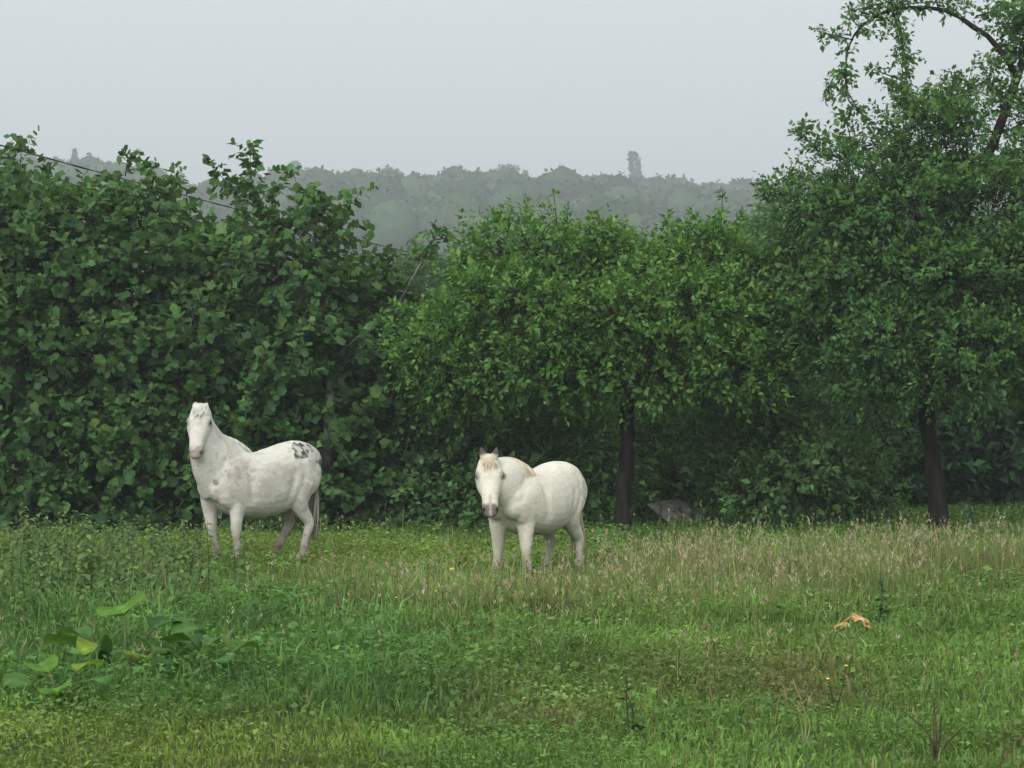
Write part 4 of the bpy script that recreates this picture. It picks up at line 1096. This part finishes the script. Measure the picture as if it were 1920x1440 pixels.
# ------------------------------------------------------------------ single plants
def big_leaf_mesh(nm, L, W, curl, fold, col, wav=.06, n=9, m=7, seedv=0.0):
    t = np.linspace(0, 1, n); u = np.linspace(-1, 1, m)
    prof = np.sin(np.pi * np.clip(t, 0, 1) ** .75) ** .8 * .98 + .02
    Tt, U = np.meshgrid(t, u, indexing='ij')
    X = U * prof[:, None] * W / 2
    Yy = Tt * L * np.cos(curl * Tt)
    Z = Tt * L * np.sin(curl * .5) * (1 - Tt * 1.1) + np.abs(U) * prof[:, None] * W * fold + wav * W * np.sin(Tt * 9 + U * 3 + seedv) * np.abs(U)
    V = np.stack([X, Yy, Z], -1).reshape(-1, 3)
    i, j = np.meshgrid(np.arange(n - 1), np.arange(m - 1), indexing='ij'); a = (i * m + j).ravel()
    q = np.stack([a, a + 1, a + m + 1, a + m], -1)
    C = np.tile(np.asarray(col), (len(V), 1)) * (.85 + .3 * fbm(V * 20 + seedv, 2))[:, None]
    rib = np.abs(U.ravel()) < .12
    C[rib] = C[rib] * 1.35
    return make_mesh(nm, V, q, C, smooth=True)

def leafy_plant(name, label, cat, px, py, leaves, group=None, pscale=1.45):
    d = CAM_H * F / (py - HORIZON); x = (px - 960) / F * d; z = float(gz([x], [d])[0])
    root = thing(name, label, cat, (x, d, z), group)
    for (az, pitch, L, W, curl, fold, col, st) in leaves:
        az, pitch = math.radians(az), math.radians(pitch)
        q = np.array([(0, 0, 0), (math.cos(az) * st * .35, math.sin(az) * st * .35, st * .6 * math.sin(pitch) + .02), (math.cos(az) * st * .8, math.sin(az) * st * .8, st * math.sin(pitch) + .03)]) * pscale
        me = big_leaf_mesh('leaf', L * pscale, W * pscale, curl, fold, col, seedv=az * 3)
        lf = obj('leaf', me, M_BIGLEAF, root, loc=q[2])
        lf.rotation_euler = (pitch * .25 - .12, RNG.normal(0, .3), az - math.pi / 2)
        v, f = tube(q, np.array([.010, .009, .006]) * pscale, seg=6)
        obj('stalk', make_mesh('stalk', v, f, np.tile([.11, .14, .05], (len(v), 1)), smooth=True), M_BIGLEAF, root)
    return root

gr1, gr2, gr3, gr4 = (.11, .23, .035), (.05, .12, .026), (.085, .18, .045), (.20, .30, .04)
leafy_plant('burdock_plant', 'big-leaved burdock sprawling in the grass in front of the nettles', 'plant', 235, 1268,
            [(100, 55, .30, .26, .6, .10, gr1, .30), (200, 25, .34, .26, 1.0, .12, gr3, .26), (-20, 30, .32, .24, .9, .14, gr2, .24), (250, 20, .30, .24, 1.1, .10, gr2, .22), (300, 18, .28, .22, 1.2, .12, gr4, .2),
             (160, 35, .26, .2, .9, .16, gr3, .24), (35, 30, .30, .2, 1.0, .12, gr3, .3), (230, 40, .22, .18, .8, .1, gr4, .16), (-60, 24, .26, .2, 1.0, .12, gr3, .3), (60, 45, .24, .2, .8, .1, gr2, .26)])
leafy_plant('burdock_plant', 'smaller burdock low in the grass beside the big-leaved one', 'plant', 110, 1322,
            [(120, 40, .24, .15, .8, .14, gr1, .16), (200, 25, .22, .15, 1.0, .12, gr3, .14), (-30, 25, .24, .16, 1.0, .1, gr3, .16), (60, 50, .22, .13, .6, .14, gr4, .14), (280, 20, .22, .15, 1.1, .1, gr1, .14)])
leafy_plant('burdock_plant', 'burdock with narrow arching leaves right of the big-leaved one', 'plant', 372, 1280,
            [(20, 35, .26, .12, 1.0, .16, gr3, .18), (150, 35, .24, .11, 1.0, .16, gr3, .16), (80, 45, .24, .11, .9, .14, gr3, .18), (-50, 25, .26, .12, 1.2, .12, gr3, .16), (230, 25, .24, .12, 1.1, .12, gr2, .14)])

def stem_plant(name, label, cat, px, py, h, stems, leaf, lcol, scol, group=None, flower=None, lean=.1, lratio=1.0):
    d = CAM_H * F / (py - HORIZON); x = (px - 960) / F * d; z = float(gz([x], [d])[0])
    root = thing(name, label, cat, (x, d, z), group)
    LB, LD, LS = [], [], []
    for k in range(stems):
        dx, dy = RNG.normal(0, lean, 2) * h
        hh = h * (1 if k == 0 else RNG.uniform(.55, .9))
        q = catmull([(0, 0, -.02), (dx * .25 + RNG.normal(0, .02), dy * .25, hh * .5), (dx, dy, hh)], 8)
        v, f = tube(q, np.linspace(.006, .0028, 8), seg=6)
        obj('stem', make_mesh('stem', v, f, np.tile(scol, (len(v), 1)), smooth=True), M_DRY, root)
        nl = int(h * 20) if leaf else 0
        for j in range(nl):
            t = .2 + .78 * j / nl; p = q[min(int(t * 7), 7)]
            a = j * 2.4 + k
            LB.append(p); LD.append((math.cos(a), math.sin(a), RNG.uniform(-.1, .8))); LS.append(leaf * (1.2 - .6 * t) * RNG.uniform(.7, 1.2))
        if flower:
            for j in range(flower[1]):
                a = j * 2.2; p = q[-1] + np.array([math.cos(a) * .02 * (j > 0), math.sin(a) * .02 * (j > 0), -.012 * j])
                R = flower[0]
                V = [p + np.array([0, 0, .004])] ; Fc = []
                for w in range(10):
                    b = w * math.pi / 5; rr = R if w % 2 == 0 else R * .62
                    V.append(p + np.array([math.cos(b) * rr, math.sin(b) * rr * .8, .5 * R + .2 * R * math.sin(b)]))
                for w in range(10): Fc.append((0, 1 + w, 1 + (w + 1) % 10))
                obj('flower', make_mesh('flower', np.array(V), np.array(Fc)), flower[2], root)
    if LB:
        n = len(LB)
        me = leaves_mesh('foliage', np.array(LB), np.array(LD), unit(np.array([0, 0, 1.]) + RNG.standard_normal((n, 3)) * .3), np.array(LS), leaf_cols(n, [lcol, np.array(lcol) * 1.35], .15), 'oval', .2)
        obj('foliage', me, M_LEAF, root)
    return root

stem_plant('dock_plant', 'tall dark dock standing alone behind the withered leaf', 'plant', 1648, 1176, .54, 2, .11, (.040, .092, .034), (.04, .075, .03), lean=.08)
stem_plant('thistle_plant', 'thin upright thistle with a yellow bud in the lower meadow', 'plant', 1562, 1345, .30, 2, .07, (.04, .085, .03), (.05, .075, .03), flower=(.014, 1, M_PETALY), lean=.12)
stem_plant('thistle_plant', 'dark thistle beside the brown patch of turf', 'plant', 1182, 1380, .36, 2, .08, (.036, .08, .030), (.045, .07, .03), lean=.1)
stem_plant('dead_weed', 'bare branching dead weed stalks at the meadow\'s lower right', 'plant', 1752, 1440, .36, 5, .035, (.08, .11, .04), (.10, .075, .045), lean=.3)
stem_plant('pale_grass_stalk', 'pale bleached grass stalks standing left of the yellow-budded thistle', 'plant', 1508, 1400, .36, 3, 0, (.1, .1, .05), (.30, .33, .14), lean=.1)
BUT = 'yellow buttercups dotted in the grass'
stem_plant('buttercup', 'bright yellow buttercup standing alone between the two horses', 'flower', 847, 1120, .26, 1, .03, (.05, .11, .03), (.06, .12, .04), group=BUT, flower=(.028, 2, M_PETALY), lean=.03)
stem_plant('buttercup', 'pair of small pale yellow flowers in the grass before the pony', 'flower', 820, 1152, .2, 2, .03, (.05, .11, .03), (.06, .12, .04), group=BUT, flower=(.014, 1, M_PETALY), lean=.2)
stem_plant('buttercup', 'small pale yellow flowers above the blue-green grass', 'flower', 746, 1165, .2, 2, .03, (.05, .11, .03), (.06, .12, .04), group=BUT, flower=(.014, 1, M_PETALY), lean=.2)
WHT = 'tiny white flowers in the nettle edge'
for px, py, lab in ((381, 1150, 'tiny white flower beside the nettles under the spotted horse'), (358, 1170, 'tiny white flower low beside the nettles'), (1522, 1150, 'tiny white flower in the seeding grass near the lone dock'), (1720, 1150, 'tiny white flower right of the lone dock')):
    stem_plant('white_flower', lab, 'flower', px, py, .15, 1, .02, (.05, .11, .03), (.06, .12, .04), group=WHT, flower=(.014, 1, M_PETALW), lean=.05)

# bramble blossom: parts of the bush beside the pony's head
bram = bpy.data.objects['bramble_bush']
for i, (px, py) in enumerate([(879, 919), (893, 932), (881, 937), (897, 962), (902, 972), (868, 948), (905, 915), (886, 905)]):
    p = P(px, py, 37.95)
    V = [np.array([0, -.012, 0])]; Fc = []
    for w in range(10):
        b = w * math.pi / 5; rr = .036 if w % 2 == 0 else .024
        V.append(np.array([math.cos(b) * rr, 0.008 * math.cos(2 * b), math.sin(b) * rr]))
    for w in range(10): Fc.append((0, 1 + w, 1 + (w + 1) % 10))
    obj('blossom', make_mesh('blossom', np.array(V), np.array(Fc)), M_PETALW, bram, loc=p - np.array(bram.location))

# withered leaf arching out of the grass
def withered_leaf():
    d = 7350 / (1196 - 800.); ctr = P(1600, 1196, d)
    sc = d / F
    path = np.array([(-40, 8, 0), (-30, -4, .0), (-12, -14, .02), (6, -26, .03), (20, -20, .02), (30, -4, 0), (33, 12, -.02)], float)
    pts = np.stack([path[:, 0] * sc * 1.05, path[:, 2] * 2, -path[:, 1] * sc + .075], -1)
    q = catmull(pts, 26); T = unit(np.gradient(q, axis=0)); S = np.array([.25, 1, .35]); S = unit(S - T * (T @ S)[:, None])
    m = 9; u = np.linspace(-1, 1, m); t = np.linspace(0, 1, 26)
    W = .055 * (.75 + .5 * np.sin(t * 3.14)) * (1 + .35 * (fbm(np.stack([t * 7, t * 0, t * 0], -1), 2) - .5) * 2)
    N = np.cross(T, S)
    V = q[:, None] + S[:, None] * (W[:, None] * u[None])[..., None] - N[:, None] * (.5 * W[:, None] * u[None] ** 2)[..., None]
    V = V + N[:, None] * ((fbm(V.reshape(-1, 3) * 22, 2) - .5) * .05).reshape(26, m, 1)
    V = V.reshape(-1, 3)
    i, j = np.meshgrid(np.arange(25), np.arange(m - 1), indexing='ij'); a = (i * m + j).ravel()
    hole = fbm(V[a] * 30 + 4, 2) > .66
    a = a[~hole]
    me = make_mesh('withered_leaf', V, np.stack([a, a + 1, a + m + 1, a + m], -1), smooth=True)
    o = obj('withered_leaf', me, M_WITHER, loc=(ctr[0], ctr[1], float(gz([ctr[0]], [ctr[1]])[0])))
    so = o.modifiers.new('thick', 'SOLIDIFY'); so.thickness = .012
    tag(o, 'withered yellow-brown leaf arching out of the meadow grass', 'leaf')
withered_leaf()

# weathered sheet leaning on old logs by the apple trunk
def leaning_sheet():
    a = P(1214, 945, 39.1); b = P(1270, 934, 39.4); c = P(1308, 950, 39.3); e = P(1338, 992, 38.6); f = P(1300, 998, 38.3); g = P(1268, 988, 38.2)
    ctr = (a + e) / 2; ctr[2] = 0
    V = np.array([a, b, c, e, f, g]) - ctr
    # subdivide the two facets for a slight sag
    def patch(p00, p01, p10, p11, n=10):
        s, t = np.meshgrid(np.linspace(0, 1, n), np.linspace(0, 1, n), indexing='ij')
        P_ = (p00 * ((1 - s) * (1 - t))[..., None] + p01 * ((1 - s) * t)[..., None] + p10 * (s * (1 - t))[..., None] + p11 * (s * t)[..., None])
        P_[..., 2] += .012 * np.sin(t * 25) - .02 * np.sin(s * 3.1)
        i, j = np.meshgrid(np.arange(n - 1), np.arange(n - 1), indexing='ij'); k = (i * n + j).ravel()
        return P_.reshape(-1, 3), np.stack([k, k + n, k + n + 1, k + 1], -1), (1, 1, 1)
    v, fq, cc = merge([patch(V[0], V[1], V[5], V[4]), patch(V[1], V[2], V[4], V[3])])
    me = make_mesh('weathered_sheet', v, fq, smooth=False)
    o = obj('weathered_sheet', me, M_SHEET, loc=ctr)
    so = o.modifiers.new('thick', 'SOLIDIFY'); so.thickness = .02
    tag(o, 'bent grey-brown weathered sheet propped against old logs by the apple trunk', 'sheet')
    for k, (x0, y0, x1, y1, d, r) in enumerate([(1186, 978, 1262, 984, 39.2, .11), (1196, 962, 1258, 964, 39.5, .10), (1212, 984, 1300, 986, 39.55, .11)]):
        p, q = P(x0, y0, d), P(x1, y1, d + .25)
        q2 = catmull([p, (p + q) / 2 + np.array([0, .02, .015]), q], 9)
        oz = (p + q) / 2; oz[2] = 0
        v, f = tube(q2 - oz, np.linspace(r, r * .85, 9), seg=12, wob=.3, side=(0, 1, 0))
        o = obj('old_log', make_mesh('old_log', v, f, smooth=True), M_HEAP, loc=oz)
        tag(o, ('dark rotting log beside the apple trunk, lowest of the pile', 'dark rotting log resting on top of the pile by the sheet', 'dark rotting log tucked behind under the weathered sheet')[k], 'log', 'old logs under the sheet')
leaning_sheet()

# overhead cable between two poles
def cable():
    pl = np.array([-11.05, 28.0]); pr = np.array([.8, 74.2]); zt = 6.42
    n = 60; t = np.linspace(0, 1, n)
    q = np.stack([pl[0] + (pr[0] - pl[0]) * t, pl[1] + (pr[1] - pl[1]) * t, zt - .5 * 4 * t * (1 - t) * .35], -1)
    q[:, 2] += .17
    parts = []
    for ph in (0, math.pi):
        w = q.copy(); w[:, 2] += .009 * np.sin(t * 260 + ph); w[:, 0] += .009 * np.cos(t * 260 + ph)
        v, f = tube(w, .009, seg=6); parts.append((v, f, (1, 1, 1)))
    v, f, c = merge(parts)
    tag(obj('overhead_cable', make_mesh('overhead_cable', v, f, smooth=True), M_WIRE), 'thin black twisted cable sloping across the broad-leaved tree tops', 'cable')
    for p, lab in ((pl, 'wooden utility pole outside the trees holding the near cable end'), (pr, 'wooden utility pole behind the apple tree holding the far cable end')):
        r = thing('utility_pole', lab, 'pole', (p[0], p[1], 0), 'utility poles carrying the cable')
        v, f = tube([(0, 0, -.1), (0, 0, 3), (0, 0, 6.9)], [.14, .125, .1], seg=12)
        obj('post', make_mesh('post', v, f, smooth=True), M_WOOD, r)
        v, f = tube([(0, 0, 6.52), (0, 0, 6.59), (0, 0, 6.66)], [.13, .15, .13], seg=10)
        obj('clamp', make_mesh('clamp', v, f, smooth=True), M_WIRE, r)
cable()
